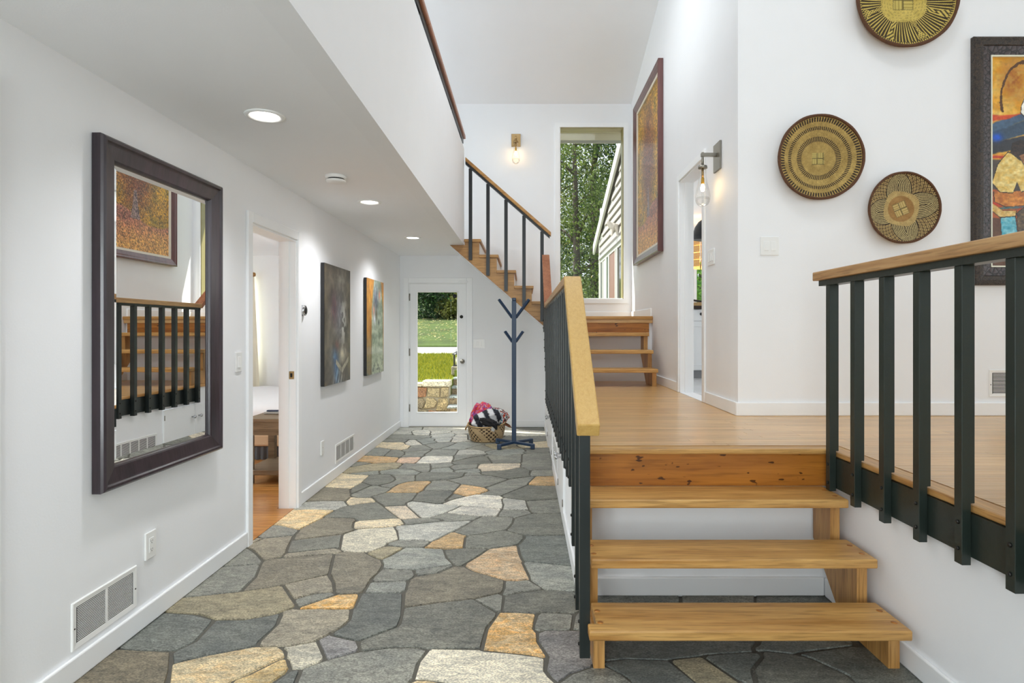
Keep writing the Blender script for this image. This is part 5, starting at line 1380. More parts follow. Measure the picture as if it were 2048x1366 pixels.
def pale_figure(U, V_):
    W, H = 0.77, 1.07
    u, v = U / W, V_ / H
    n1, n2, n3 = fbm(u * 5 + 3, v * 7), fbm(u * 18 + 5, v * 22), fbm(u * 4 + 20, v * 20)
    c = mixc((176, 112, 34), (200, 146, 64), n1 * 1.8 - 0.4)
    c = mixc(c, (130, 110, 78), np.clip((v - 0.55) * 3, 0, 1))
    half = 0.22 + 0.14 * np.clip(v * 3.2, 0, 1)
    body = np.clip((half - np.abs(u - 0.62)) / 0.03, 0, 1)
    pale = mixc((116, 130, 112), (176, 186, 164), n3 * 1.7 - 0.3)
    pale = mixc(pale, (214, 218, 200), np.clip((v - 0.55) * 2, 0, 1) * n2)
    c = mixc(c, pale, body)
    head = np.exp(-(((u - 0.52) / 0.17) ** 2 + ((v - 0.20) / 0.17) ** 2) * 1.3)
    c = mixc(c, mixc((58, 62, 78), (150, 160, 176), n2), head)
    for a, b, r_, col in ((0.40, 0.33, 0.06, (196, 140, 120)), (0.74, 0.15, 0.05, (206, 130, 116)), (0.44, 0.42, 0.06, (214, 218, 226)), (0.70, 0.45, 0.035, (58, 66, 70)), (0.55, 0.36, 0.05, (92, 84, 66))):
        c = mixc(c, col, np.exp(-(((u - a) / r_) ** 2 + ((v - b) / r_) ** 2)) * 0.95)
    c = mixc(c, (70, 78, 72), np.clip((v - 0.7) * 4, 0, 1) * (n2 > 0.62) * 0.8)
    c = mixc(c, (60, 50, 40), np.exp(-((u - 0.23 - 0.02 * n1) / 0.012) ** 2) * np.clip((v - 0.4) * 4, 0, 1))
    return c * (0.78 + 0.44 * n2[..., None])
canvas('unframed grey canvas with a draped blue figure beside the doorway', 5.13, 5.885, 0.875, 1.937, grey_figure)
canvas('unframed ochre canvas with a pale figure nearer the glass door', 6.50, 7.275, 0.862, 1.93, pale_figure)

# ------------------------------------------------------------------ woven plates
def woven_plate(label, X, Z, R, fn, tilt, squash=(1, 1), nr=60, nt=720, depth=0.05):
    t = thing('woven_plate', (X, 4.19, Z - R), label, 'woven plate', 'woven plates on the living wall')
    rr = np.linspace(0.0, 0.955, nr)
    th_ = np.linspace(0, 2 * np.pi, nt, endpoint=False)
    RR, TT = np.meshgrid(rr, th_, indexing='ij')
    wob = 1 + 0.012 * np.sin(2 * TT + 0.7) + 0.008 * np.sin(3 * TT + X)
    x, z = RR * np.cos(TT) * wob * R * squash[0], RR * np.sin(TT) * wob * R * squash[1]
    dep = 0.018 + depth * RR ** 2.2 + 0.0012 * np.cos(RR * 2 * np.pi * 34)
    col = srgb_np(fn(RR, TT, RR * np.cos(TT), RR * np.sin(TT)))
    P = np.stack([X + x, 4.2 - dep, Z + z], -1)
    idx = np.arange(nr * nt).reshape(nr, nt)
    nx_ = np.roll(idx, -1, axis=1)
    Q = np.stack([idx[:-1], nx_[:-1], nx_[1:], idx[1:]], -1).reshape(-1, 4)
    link('woven_face', npmesh('woven_face', P.reshape(-1, 3), Q, col.reshape(-1, 3), True), M['weave'], t)
    # back shell and bound rim
    pts = []
    for k in range(73):
        a = 2 * np.pi * k / 72
        w = 1 + 0.012 * math.sin(2 * a + 0.7) + 0.008 * math.sin(3 * a + X)
        pts.append((X + 0.972 * R * w * math.cos(a) * squash[0], 4.2 - 0.018 - depth * 0.92, Z + 0.972 * R * w * math.sin(a) * squash[1]))
    rads = [R * 0.034 * (1 + 0.10 * math.sin(k * 0.9)) for k in range(73)]
    rads[-1] = rads[0]
    MB().tube(pts, rads, 8, False).build('bound_rim', M['rimfib'], t)
    MB(Frame((X, 4.2, Z), (squash[0], 0, 0), (0, 0, squash[1]), (0, -1, 0))).lathe([(R * 0.3, 0.001), (R * 0.6, 0.012), (R * 0.95, 0.012 + depth * 0.8)], n=48, caps=False).build('back_shell', M['straw'], t)
    return t
def basketweave(x, z, s):
    a, b = np.floor(x / s), np.floor(z / s)
    alt = (a + b) % 2
    st = np.where(alt == 0, np.sin(x / s * 2 * np.pi * 3), np.sin(z / s * 2 * np.pi * 3))
    ed = np.minimum(np.abs(x / s - np.round(x / s)), np.abs(z / s - np.round(z / s)))
    return mixc((150, 130, 66), (196, 178, 108), 0.6 + 0.4 * st) * np.where(ed < 0.07, 0.6, 1.0)[..., None]
def dash_plate(r_, t, x, z):
    n1 = fbm(x * 7 + 5, z * 7 + 5)
    n2 = vnoise(t * 60, r_ * 60)
    c = mixc((148, 122, 64), (182, 154, 88), n1 * 1.5 - 0.2) * (0.86 + 0.28 * n2[..., None])
    def dashes(r0, r1, cnt, sl, duty=0.0):
        nonlocal c
        m = (r_ > r0) & (r_ < r1) & (np.sin(cnt * t + sl * (r_ - r0) / (r1 - r0)) > duty)
        c = np.where(m[..., None], np.array((40, 26, 20.)), c)
    dashes(0.835, 0.93, 92, 0.6, -0.15); dashes(0.66, 0.735, 100, -1.5, -0.1); dashes(0.39, 0.505, 72, 2.0, -0.1)
    sq = np.maximum(np.abs(x), np.abs(z)) < 0.14
    return np.where(sq[..., None], basketweave(x + 0.02, z - 0.01, 0.14), c)
def petal_plate(r_, t, x, z):
    n1, n2 = fbm(x * 7, z * 7), vnoise(t * 70, r_ * 70)
    c = mixc((166, 138, 84), (196, 170, 112), n1 * 1.5 - 0.2) * (0.86 + 0.28 * n2[..., None])
    a = (t - math.radians(9.6) + math.pi / 4) % (math.pi / 2) - math.pi / 4
    q = np.clip((0.96 - r_) / 0.46, 0, 1)
    half = 0.74 * q ** 0.55 * (0.86 + 0.14 * q)
    d = (half - np.abs(a)) * r_
    ch = np.sin(d * 2 * np.pi / 0.05 + 0.6)
    pet = (d > 0) & (r_ > 0.46)
    out = (d <= 0) & (r_ > 0.46)
    c = np.where((pet & (ch > 0.05))[..., None], np.array((58, 42, 26.)), np.where(pet[..., None], np.array((190, 172, 120.)) * (0.85 + 0.3 * n2[..., None]), c))
    c = np.where((np.abs(d) < 0.014)[..., None] & (r_ > 0.5)[..., None], np.array((40, 28, 20.)), c)
    g1, g2 = t * 22, r_ * 22
    e = np.minimum(np.abs(np.sin(g1 + g2)), np.abs(np.sin(g1 - g2)))
    dot = np.maximum(np.abs(np.cos(g1 + g2)), np.abs(np.cos(g1 - g2))) < 0.45
    out2 = out & (d < -0.014)
    c = np.where((out2 & (e < 0.36))[..., None], np.array((66, 48, 32.)), c)
    c = np.where((out2 & dot)[..., None], np.array((50, 36, 26.)), c)
    c = np.where((r_ < 0.36)[..., None], c * np.array((0.86, 0.76, 0.66)), c)
    ca, sa = math.cos(0.4), math.sin(0.4)
    xr, zr = x * ca + z * sa, -x * sa + z * ca
    sq = np.maximum(np.abs(xr), np.abs(zr)) < 0.19
    c = np.where(sq[..., None], basketweave(xr, zr, 0.19) * np.array((1.05, 1.02, 1.1)), c)
    inner = (r_ > 0.46) & (r_ < 0.5 + 0.03 * np.sin(4 * (t - 0.17)))
    return np.where(inner[..., None], np.array((178, 152, 98.)) * (0.85 + 0.3 * n2[..., None]), c)
def fan_plate(r_, t, x, z):
    n1, n2 = fbm(x * 7, z * 7), vnoise(t * 70, r_ * 70)
    c = mixc((184, 160, 74), (212, 188, 100), n1 * 1.5 - 0.2) * (0.9 + 0.2 * n2[..., None])
    sqr = (np.abs(x) ** 3.2 + np.abs(z) ** 3.2) ** (1 / 3.2)
    c = np.where((np.abs(np.sin(sqr * 60)) < 0.25)[..., None] & ((sqr > 0.24) & (sqr < 0.44))[..., None], c * 0.82, c)
    zone = sqr > 0.44
    ray = np.sin(t * 84) > -0.35
    c = np.where((zone & ray & (r_ < 0.9))[..., None], np.array((56, 42, 18.)), c)
    sect = (t / (2 * np.pi) * 8) % 1
    rm = (r_ - 0.44) / 0.46
    dmd = np.abs(sect - 0.5) < 0.30 * np.abs(rm - 0.5) + 0.02
    chk = (np.sin(t * 96) * np.sin(r_ * 95)) > 0.05
    diag = np.sin(t * 64 + r_ * 60) > 0.2
    sel = (np.floor(t / (2 * np.pi) * 8) % 2) == 0
    pat = np.where(sel, chk, diag)
    zz = zone & (r_ < 0.88) & dmd
    c = np.where((zz & ~pat)[..., None], np.array((206, 182, 92.)), np.where((zz & pat)[..., None], np.array((44, 34, 22.)), c))
    c = np.where(((r_ >= 0.88) & (r_ < 0.93) & (np.sin(t * 130) > 0))[..., None], np.array((52, 38, 20.)), c)
    sq = np.maximum(np.abs(x), np.abs(z + 0.0)) < 0.2
    return np.where(sq[..., None], basketweave(x, z, 0.2) * np.array((1.05, 1.05, 0.95)), c)
woven_plate('round woven plate with three rings of dark dashes', 2.042, 2.553, 0.298, dash_plate, 0)
woven_plate('woven plate with a four-petal flower pattern', 2.617, 2.203, 0.25, petal_plate, 0)
woven_plate('large woven plate with a pale centre cut by the picture top', 2.634, 3.66, 0.353, fan_plate, 0, (1.0, 1.02), depth=0.06)

# ------------------------------------------------------------------ coat stand
cs = thing('coat_stand', (-0.128, 7.0, 0.0), 'navy blue wooden coat stand at the end of the hall', 'coat stand')
CX, CY = -0.128, 7.0
MB().box(CX - 0.026, CX + 0.026, CY - 0.026, CY + 0.026, 0.05, 1.70).build('post', M['navy'], cs, 0.004)
MB().box(CX - 0.024, CX + 0.024, CY - 0.024, CY + 0.024, 1.70, 1.735).build('cap', M['navy'], cs, 0.006)
def arm(p, q, w, nm, h=None):
    p, q = Vector(p), Vector(q)
    d = (q - p).normalized()
    s = d.cross(Vector((0, 0, 1))).normalized() * w
    up = s.cross(d).normalized() * (h or w)
    vs_ = [p + s + up, p - s + up, p - s - up, p + s - up, q + s + up, q - s + up, q - s - up, q + s - up]
    MB().add(vs_, [(0, 1, 2, 3), (4, 5, 6, 7), (0, 1, 5, 4), (1, 2, 6, 5), (2, 3, 7, 6), (3, 0, 4, 7)]).build(nm, M['navy'], cs, 0.004)
for k in range(4):
    a = math.radians(28 + 90 * k + (0 if k % 2 == 0 else -56 + 0))
    a = [math.radians(v) for v in (22, 158, 202, 338)][k]
    c_, s_ = math.cos(a), math.sin(a)
    arm((CX + 0.02 * c_, CY + 0.02 * s_, 1.50), (CX + 0.19 * c_, CY + 0.19 * s_, 1.715), 0.0145, 'peg')
    arm((CX + 0.02 * c_, CY + 0.02 * s_, 1.22), (CX + 0.115 * c_, CY + 0.115 * s_, 1.345), 0.0145, 'peg')
    c_, s_ = [(0.2, 0.19), (-0.2, 0.19), (-0.165, -0.17), (0.215, -0.15)][k]
    arm((CX + 0.05 * c_, CY + 0.05 * s_, 0.052), (CX + c_, CY + s_, 0.045), 0.022, 'foot_bar', 0.014)
    MB().box(CX + c_ - 0.025, CX + c_ + 0.025, CY + s_ - 0.025, CY + s_ + 0.025, 0.003, 0.06).build('foot_block', M['navy'], cs, 0.005)

# ------------------------------------------------------------------ straw basket and the folded textiles in it
BX, BY = -0.475, 7.40
bk = thing('straw_basket', (BX, BY, 0.0), 'coiled straw basket with handles beside the coat stand', 'basket')
nt, nz = 160, 66
TT, HH = np.meshgrid(np.linspace(0, 2 * np.pi, nt, endpoint=False), np.linspace(0, 1, nz))
rad = 0.175 + 0.04 * np.sin(HH * 2.0) + 0.004 * np.abs(np.sin(HH * np.pi * 11))
zz = 0.004 + 0.215 * HH + 0.03 * HH ** 3 * np.cos(TT - math.radians(250)) * -1
tt = TT + 0.0
hole = (np.sin(TT * 24) * np.sin(HH * np.pi * 8) > 0.12) & (((TT + HH * 0.9) % (2 * np.pi / 5)) < 0.8) & (HH > 0.06) & (HH < 0.93)
col = mixc((190, 160, 116), (222, 196, 154), fbm(TT * 20, HH * 30))
col = np.where(hole[..., None], np.array((62, 40, 20.)), col) * (0.8 + 0.2 * np.abs(np.sin(HH * np.pi * 11)))[..., None]
P = np.stack([BX + 1.05 * rad * np.cos(tt), BY + rad * np.sin(tt), zz], -1)
idx = np.arange(nt * nz).reshape(nz, nt)
nxx = np.roll(idx, -1, axis=1)
Q = np.stack([idx[:-1], nxx[:-1], nxx[1:], idx[1:]], -1).reshape(-1, 4)
link('coiled_body', npmesh('coiled_body', P.reshape(-1, 3), Q, srgb_np(col).reshape(-1, 3), True), M['weave'], bk)
MB().lathe([(0.0, 0.006), (0.17, 0.006)], (BX, BY, 0), 40).build('bottom', M['straw'], bk)
MB().tube([(BX + 1.05 * 0.217 * math.cos(a), BY + 0.217 * math.sin(a), 0.217 - 0.03 * math.cos(a - math.radians(250))) for a in np.linspace(0, 2 * np.pi, 41)], 0.009, 6, False).build('rim', M['straw'], bk)
MB().tube([(BX - 0.225, BY - 0.07, 0.205), (BX - 0.255, BY - 0.05, 0.15), (BX - 0.26, BY, 0.13), (BX - 0.25, BY + 0.05, 0.15), (BX - 0.225, BY + 0.07, 0.205)], 0.008, 6).build('handle', M['straw'], bk)
MB().tube([(BX + 0.225, BY - 0.06, 0.205), (BX + 0.28, BY - 0.04, 0.175), (BX + 0.295, BY, 0.165), (BX + 0.28, BY + 0.05, 0.175), (BX + 0.225, BY + 0.06, 0.205)], 0.010, 6).build('handle', M['leather'], bk)
def bundle(name, label, c, s, rot, fn, seed, lump=0.22):
    """soft folded cloth: a rumpled rounded bundle"""
    n, m = 84, 52
    A, B = np.meshgrid(np.linspace(0, 2 * np.pi, n, endpoint=False), np.linspace(0.001, np.pi - 0.001, m))
    x, y, z = np.cos(A) * np.sin(B), np.sin(A) * np.sin(B), np.cos(B)
    f = 1 + lump * (fbm(x * 2.2 + seed, z * 2.2 + y * 1.7 + seed, 3) - 0.5) * 2 + 0.05 * np.sin(9 * x + 5 * z + seed) * np.abs(np.sin(B))
    sgn = lambda v, p: np.sign(v) * np.abs(v) ** p
    L = np.stack([sgn(x, 0.8) * s[0] * f, sgn(y, 0.8) * s[1] * f, sgn(z, 0.8) * s[2] * f], -1)
    Rm = np.array(Matrix.Rotation(rot[2], 3, 'Z') @ Matrix.Rotation(rot[1], 3, 'Y') @ Matrix.Rotation(rot[0], 3, 'X'))
    P = L @ Rm.T + np.array(c)
    col = fn(L[..., 0] / s[0], L[..., 1] / s[1], L[..., 2] / s[2])
    idx = np.arange(n * m).reshape(m, n)
    nx_ = np.roll(idx, -1, axis=1)
    Q = np.stack([idx[:-1], nx_[:-1], nx_[1:], idx[1:]], -1).reshape(-1, 4)
    return tag(link(name, npmesh(name, P.reshape(-1, 3), Q, srgb_np(col).reshape(-1, 3), True), M['cloth']), label, 'textile', 'textiles in the straw basket')
def stripes(x, y, z):
    m = np.sin(x * 9.5 + 0.6) > 0
    return np.where(m[..., None], np.array((38, 40, 48.)), np.array((224, 224, 226.)))
def bright(cols, sc):
    def f(x, y, z):
        k = (np.floor(fbm(x * sc + 9, z * sc + y * sc * 0.8, 2) * 14) % len(cols)).astype(int)
        return np.array(cols, float)[k]
    return f
bundle('folded_blanket', 'black and white striped blanket bundled in the straw basket', (BX + 0.0, BY - 0.02, 0.265), (0.19, 0.115, 0.105), (0.1, -0.42, 0.15), stripes, 2.0, 0.14)
bundle('folded_throw', 'pink and orange patterned throw at the back of the straw basket', (BX - 0.075, BY + 0.075, 0.30), (0.12, 0.07, 0.17), (0.1, 0.35, 0.0), bright([(214, 70, 120), (226, 110, 50), (200, 40, 70), (150, 90, 170), (236, 150, 150)], 2.2), 5.0)
bundle('folded_throw', 'teal and red patterned throw beside the striped blanket', (BX + 0.135, BY + 0.05, 0.285), (0.135, 0.09, 0.10), (0.0, 0.42, 0.2), bright([(20, 110, 140), (232, 230, 226), (200, 64, 30), (30, 60, 60), (238, 236, 232), (120, 30, 50)], 2.4), 8.0)
bundle('folded_scarf', 'black scarf hanging over the front of the straw basket', (BX + 0.045, BY - 0.165, 0.235), (0.115, 0.05, 0.052), (0.2, 0.35, -0.1), lambda x, y, z: np.zeros(x.shape + (3,)) + np.array((34, 33, 34.)), 3.0, 0.3)
bundle('folded_cloth', 'white cloth corner falling over the rim of the straw basket', (BX + 0.07, BY - 0.185, 0.185), (0.05, 0.025, 0.055), (0.1, 0.6, 0.0), lambda x, y, z: np.zeros(x.shape + (3,)) + np.array((206, 204, 200.)), 6.0, 0.2)

# ------------------------------------------------------------------ bedroom seen through the doorway
taupe = wood('taupe_wood', (140, 120, 94), (112, 92, 68), 'x', 0.5, 20, 0.03)
ns = thing('bedside_table', (-2.22, 5.54, 0.004), 'taupe wooden bedside table with lower shelf in the bedroom', 'table')
TX0, TX1, TY0, TY1 = -2.47, -1.97, 5.26, 5.82
MB().box(TX0, TX1, TY0, TY1, 0.55, 0.58).build('table_top', taupe, ns, 0.003)
MB().box(TX0 + 0.005, TX1 - 0.005, TY0 + 0.006, TY0 + 0.03, 0.436, 0.55).build('apron', taupe, ns)
MB().box(TX0 + 0.005, TX1 - 0.005, TY1 - 0.03, TY1 - 0.006, 0.436, 0.55).build('apron', taupe, ns)
for x in (TX0 + 0.005, TX1 - 0.025):
    MB().box(x, x + 0.02, TY0 + 0.03, TY1 - 0.03, 0.436, 0.55).build('apron', taupe, ns)
for x in (TX0 + 0.008, TX1 - 0.068):
    for y in (TY0 + 0.008, TY1 - 0.068):
        MB().box(x, x + 0.06, y, y + 0.06, 0.004, 0.436).build('leg', taupe, ns)
MB().box(TX0, TX1, TY0, TY1, 0.085, 0.13).build('shelf', taupe, ns, 0.003)
tray = thing('remote_tray', (-2.33, 5.62, 0.58), 'small grey tray with a remote on the bedside table', 'tray')
MB().box(-2.42, -2.25, 5.55, 5.70, 0.5805, 0.60).build('tray_body', plain('grey_tray', (170, 166, 160), 0.4), tray, 0.006, 2)
MB().box(-2.405, -2.30, 5.58, 5.62, 0.601, 0.614).build('remote', plain('dark_blue_plastic', (50, 60, 90), 0.35), tray, 0.003)

bed = thing('bed', (-3.2, 6.9, 0.004), 'low bed with white comforter and pleated grey skirt', 'bed')
MB().box(-4.2, -2.22, 6.25, 8.1, 0.145, 0.27).build('mattress_base', plain('tan_fabric', (206, 178, 146), 0.9, bump=0.3, bscale=80), bed, 0.02, 2)
sk_ = MB()
n = 120
top_, bot_ = [], []
for i in range(n + 1):
    x = -4.18 + 1.94 * i / n
    dy = 0.012 * math.sin(i * 1.6)
    top_.append((x, 6.27 + dy * 0.5, 0.15)); bot_.append((x, 6.268 + dy, 0.006))
sk_.add(top_ + bot_, [(i, i + 1, n + 2 + i, n + 1 + i) for i in range(n)], True)
sk_.build('pleated_skirt', plain('grey_pleats', (84, 86, 90), 0.9), bed)
nx, ny = 60, 40
U, V_ = np.meshgrid(np.linspace(0, 1, nx), np.linspace(0, 2 * np.pi, ny), indexing='ij')
pr = np.sign(np.cos(V_)) * np.abs(np.cos(V_)) ** 0.6
pz = np.sign(np.sin(V_)) * np.abs(np.sin(V_)) ** 0.6
ends = np.clip(np.minimum(U, 1 - U) * 14, 0.02, 1) ** 0.5
bump_ = 0.03 * (fbm(U * 9, V_ * 2) - 0.5)
P = np.stack([-4.22 + 2.06 * U, 7.1 + (0.92 * pr) * ends, 0.46 + (0.19 * pz + bump_) * ends], -1)
idx = np.arange(nx * ny).reshape(nx, ny)
Q = np.stack([idx[:-1, :-1], idx[1:, :-1], idx[1:, 1:], idx[:-1, 1:]], -1).reshape(-1, 4)
link('comforter', npmesh('comforter', P.reshape(-1, 3), Q, None, True), plain('white_linen', (238, 238, 240), 0.9, var=0.02), bed)

rod = thing('curtain_rod', (-4.3, 8.28, 2.1), 'wooden curtain rod with turned finial in the bedroom', 'curtain rod')
gold = wood('honey_rod', (196, 150, 80), (160, 110, 50), 'x', 0.4)
MB().tube([(-5.0, 8.28, 2.125), (-3.80, 8.28, 2.125)], 0.016, 12).build('rod', gold, rod)
MB().lathe([(0.012, 0.0), (0.03, 0.012), (0.018, 0.025), (0.034, 0.05), (0.026, 0.075), (0.0, 0.085)], (-3.80, 8.28, 2.125), 16, 'x').build('finial', gold, rod)
MB().box(-3.90, -3.87, 8.28, 8.399, 2.11, 2.14).build('bracket', gold, rod)
nx, nz = 90, 24
U, Zc = np.meshgrid(np.linspace(0, 1, nx), np.linspace(0, 1, nz), indexing='ij')
spread = 0.10 + 0.10 * Zc
P = np.stack([-3.84 - (1 - U) * 0.75 + U * spread, 8.30 + 0.028 * np.sin(U * 48) * (0.5 + 0.5 * Zc), 2.10 - 2.04 * Zc], -1)
idx = np.arange(nx * nz).reshape(nx, nz)
Q = np.stack([idx[:-1, :-1], idx[1:, :-1], idx[1:, 1:], idx[:-1, 1:]], -1).reshape(-1, 4)
tag(link('curtain', npmesh('curtain', P.reshape(-1, 3), Q, None, True), plain('cream_curtain', (238, 232, 214), 0.9, var=0.03)), 'cream gathered curtain hanging in the bedroom', 'curtain')

# ------------------------------------------------------------------ kitchen seen through the doorway
kc = thing('kitchen_cabinet', (2.5, 7.7, PLAT), 'white kitchen base cabinet with black knobs', 'cabinet')
MB().box(1.95, 3.15, 7.44, 8.0, PLAT + 0.10, 1.62).build('body', M['trim'], kc)
MB().box(1.98, 3.12, 7.49, 7.95, PLAT, PLAT + 0.10).build('toe_kick', plain('grey_toe_kick', (150, 150, 152), 0.5), kc)
for i in range(2):
    x0 = 1.955 + i * 0.6
    dr = MB().box(x0, x0 + 0.59, 7.42, 7.44, 1.475, 1.615).build('drawer', M['trim'], kc, 0.003)
    MB().lathe([(0.0, -0.03), (0.017, -0.028), (0.019, -0.016), (0.007, -0.01), (0.007, 0.0)], (x0 + 0.22, 7.42, 1.557), 14, 'y').build('knob', M['blacksat'], dr)
    dd = MB().box(x0, x0 + 0.59, 7.425, 7.44, 0.87, 1.465).build('door', M['trim'], kc)
    f_ = on_front(x0, 0.87, 7.425)
    for k in range(4):
        MB(f_).side(0.59, 0.595, [(0, 0), (0, 0.012), (0.06, 0.012), (0.065, 0.0)], k).build('door_rail', M['trim'], dd)
tag(MB().box(1.92, 3.2, 7.39, 8.3, 1.62, 1.66).build('countertop', wood('dark_walnut', (60, 42, 32), (40, 28, 22), 'x', 0.35), None, 0.004), 'dark wood countertop on the white kitchen cabinet', 'countertop')
pdl = thing('pendant_lamp', (2.33, 7.6, 2.51), 'black dome pendant lamp over the kitchen counter', 'lamp')
MB().lathe([(0.205, 0.0), (0.20, 0.06), (0.175, 0.15), (0.13, 0.22), (0.06, 0.27), (0.04, 0.28)], (2.33, 7.6, 2.51), 32).build('shade', M['blacksat'], pdl)
MB().lathe([(0.045, 0.27), (0.045, 0.36), (0.012, 0.37)], (2.33, 7.6, 2.51), 16).build('cap', M['blacksat'], pdl)
MB().tube([(2.33, 7.6, 2.87), (2.33, 7.6, 3.3)], 0.008, 8).build('cord', M['blacksat'], pdl)
wk = thing('pendant_lamp', (3.15, 10.5, 2.45), 'amber wicker drum pendant lamp in the kitchen', 'lamp')
amber = plain('amber_wicker', (224, 176, 110), 0.7, var=0.3, scale=30, bump=0.6, bscale=60)
for k in range(12):
    a0, a1 = 2 * math.pi * k / 12, 2 * math.pi * (k + 0.9) / 12
    for j in range(5):
        z0 = 2.45 + j * 0.122
        MB().add([(3.15 + r_ * math.cos(a), 10.5 + r_ * math.sin(a), z) for z in (z0, z0 + 0.116) for a in (a0, (a0 + a1) / 2, a1) for r_ in (0.30 + 0.008 * ((k + j) % 2),)],
                 [(0, 1, 4, 3), (1, 2, 5, 4)]).build('wicker_strip', amber, wk)
MB().tube([(3.15, 10.5, 2.9), (3.15, 10.5, 3.3)], 0.008, 8).build('cord', M['blacksat'], wk)
MB().lathe([(0.0, -0.03), (0.03, 0.0), (0.0, 0.03)], (3.15, 10.5, 2.8), 12).build('lit_bulb', warm, wk)
light('wicker_glow', 'POINT', (3.15, 10.5, 2.72), 14, (1.0, 0.75, 0.45), shadow_soft_size=0.04)
st = thing('bar_stool', (2.5, 8.62, PLAT), 'black bar stool with woven back behind the kitchen counter', 'stool')
for x in (2.30, 2.70):
    for y in (8.42, 8.82):
        MB().box(x - 0.018, x + 0.018, y - 0.018, y + 0.018, PLAT, 1.42 if y < 8.6 else 1.86).build('leg', M['blacksat'], st)
MB().box(2.28, 2.72, 8.40, 8.84, 1.42, 1.46).build('seat', M['straw'], st, 0.01)
MB().tube([(2.30, 8.82, 1.70), (2.38, 8.88, 1.78), (2.5, 8.90, 1.80), (2.62, 8.88, 1.78), (2.70, 8.82, 1.70)], 0.016, 8).build('back_rail', M['blacksat'], st)
MB().prism([(2.31, 8.82), (2.5, 8.885), (2.69, 8.82), (2.69, 8.83), (2.5, 8.895), (2.31, 8.83)], 1.52, 1.77, 'z').build('woven_back', M['straw'], st)

# ------------------------------------------------------------------ outside: wing of the house
board_m = plain('cream_clapboard', (158, 152, 150), 0.6, var=0.03)
trim_w = plain('white_house_trim', (184, 184, 178), 0.5)
def wing_top(y): return 4.62 - 0.325 * (y - 8.9)
EX = 0.15
z = 0.6
while z < 4.5:
    ymax = min(12.92, 8.9 + (4.62 - z - EX) / 0.325)
    segs = [(8.56, min(9.82, ymax))] if z < 2.9 and z > 0.9 else [(8.56, ymax)]
    for a, b in segs:
        if b - a > 0.2:
            MB().prism([(1.64, z), (1.594, z), (1.594, z + 0.012), (1.63, z + EX + 0.015), (1.64, z + EX + 0.015)], a, b, 'y').build('clapboard', board_m, wing)
    z += EX
MB().box(1.60, 1.64, 12.9, 13.02, -0.1, 3.3).build('corner_board', trim_w, wing)
MB().prism([(8.95, wing_top(8.95) + 0.22), (13.66, wing_top(13.66) + 0.22), (13.66, wing_top(13.66)), (8.95, wing_top(8.95))], 1.545, 1.585, 'x').build('rake_board', trim_w, wing)
MB().prism([(8.95, wing_top(8.95) + 0.24), (13.7, wing_top(13.7) + 0.24), (13.7, wing_top(13.7) + 0.06), (8.95, wing_top(8.95) + 0.06)], 1.586, 5.9, 'x').build('roof', plain('grey_shingles', (96, 92, 88), 0.9), wing)
def pane(nm, y0, y1, z0, z1, m_, fx=1.62):
    MB().box(fx, 1.64, y0, y1, z0, z1).build(nm, m_, wing)
MB().box(1.575, 1.64, 9.83, 12.89, 2.86, 2.92).build('drip_cap', plain('grey_metal_cap', (170, 168, 172), 0.4), wing)
for y0, y1 in ((9.83, 9.9), (10.46, 10.56), (10.66, 10.74), (11.48, 11.62), (11.84, 12.06), (12.44, 12.52), (12.76, 12.89)):
    pane('window_frame', y0, y1, 0.9, 2.86, trim_w, 1.606)
pane('window_frame', 9.9, 12.76, 2.79, 2.86, trim_w, 1.607)
dark_gl = plain('dark_window', (52, 44, 42), 0.08, spec=0.8)
pane('pane', 9.9, 10.46, 0.9, 2.79, dark_gl, 1.625)
pane('wood_panel', 10.74, 11.48, 0.9, 2.79, plain('brown_panel', (132, 100, 90), 0.4), 1.62)
pane('pane', 11.62, 11.84, 0.9, 2.79, plain('green_window', (40, 84, 60), 0.1), 1.625)
pane('pane', 12.06, 12.44, 0.9, 2.79, trim_w, 1.62)
pane('pane', 12.52, 12.76, 0.9, 2.79, plain('teal_window', (40, 66, 62), 0.1), 1.625)

# eave of the main roof above the tall window
ev = struct(MB().box(-2.0, 1.5, 8.88, 8.93, 4.15, 4.30).build('trim_4', plain('cream_eave', (236, 228, 206), 0.6)), 'cream eave board above the tall window')
MB().prism([(8.55, 4.36), (8.93, 4.30), (8.93, 4.35), (8.55, 4.46)], -2.0, 1.5, 'x').build('soffit', trim_w, ev)
MB().box(-2.0, 1.5, 8.86, 8.88, 4.12, 4.16).build('drip_edge', trim_w, ev)

# goat figure fixed to the clapboards
gm = bpy.data.meshes.new('goat_figure')
gv = [(1.735, 0, 3.33), (1.67, 0, 3.345), (1.62, 0, 3.37), (1.585, 0, 3.405), (1.55, 0, 3.40),
      (1.66, -0.035, 3.26), (1.652, -0.035, 3.17), (1.66, 0.035, 3.26), (1.645, 0.035, 3.18),
      (1.745, -0.035, 3.26), (1.755, -0.035, 3.16), (1.745, 0.035, 3.26), (1.765, 0.035, 3.165), (1.775, 0, 3.36), (1.60, 0.02, 3.445), (1.60, -0.02, 3.445)]
ge_ = [(0, 1), (1, 2), (2, 3), (3, 4), (1, 5), (5, 6), (1, 7), (7, 8), (0, 9), (9, 10), (0, 11), (11, 12), (0, 13), (3, 14), (3, 15)]
gm.from_pydata([(a - 0.165, 10.3 + b, c - 0.2) for a, b, c in gv], ge_, [])
gr = [0.062, 0.06, 0.042, 0.036, 0.018, 0.022, 0.013, 0.022, 0.013, 0.026, 0.013, 0.026, 0.013, 0.014, 0.008, 0.008]
go = bpy.data.objects.new('goat_figure', gm)
COL.objects.link(go)
sm = go.modifiers.new('skin', 'SKIN')
for i, r_ in enumerate(gr):
    gm.skin_vertices[0].data[i].radius = (r_, r_)
gm.skin_vertices[0].data[0].use_root = True
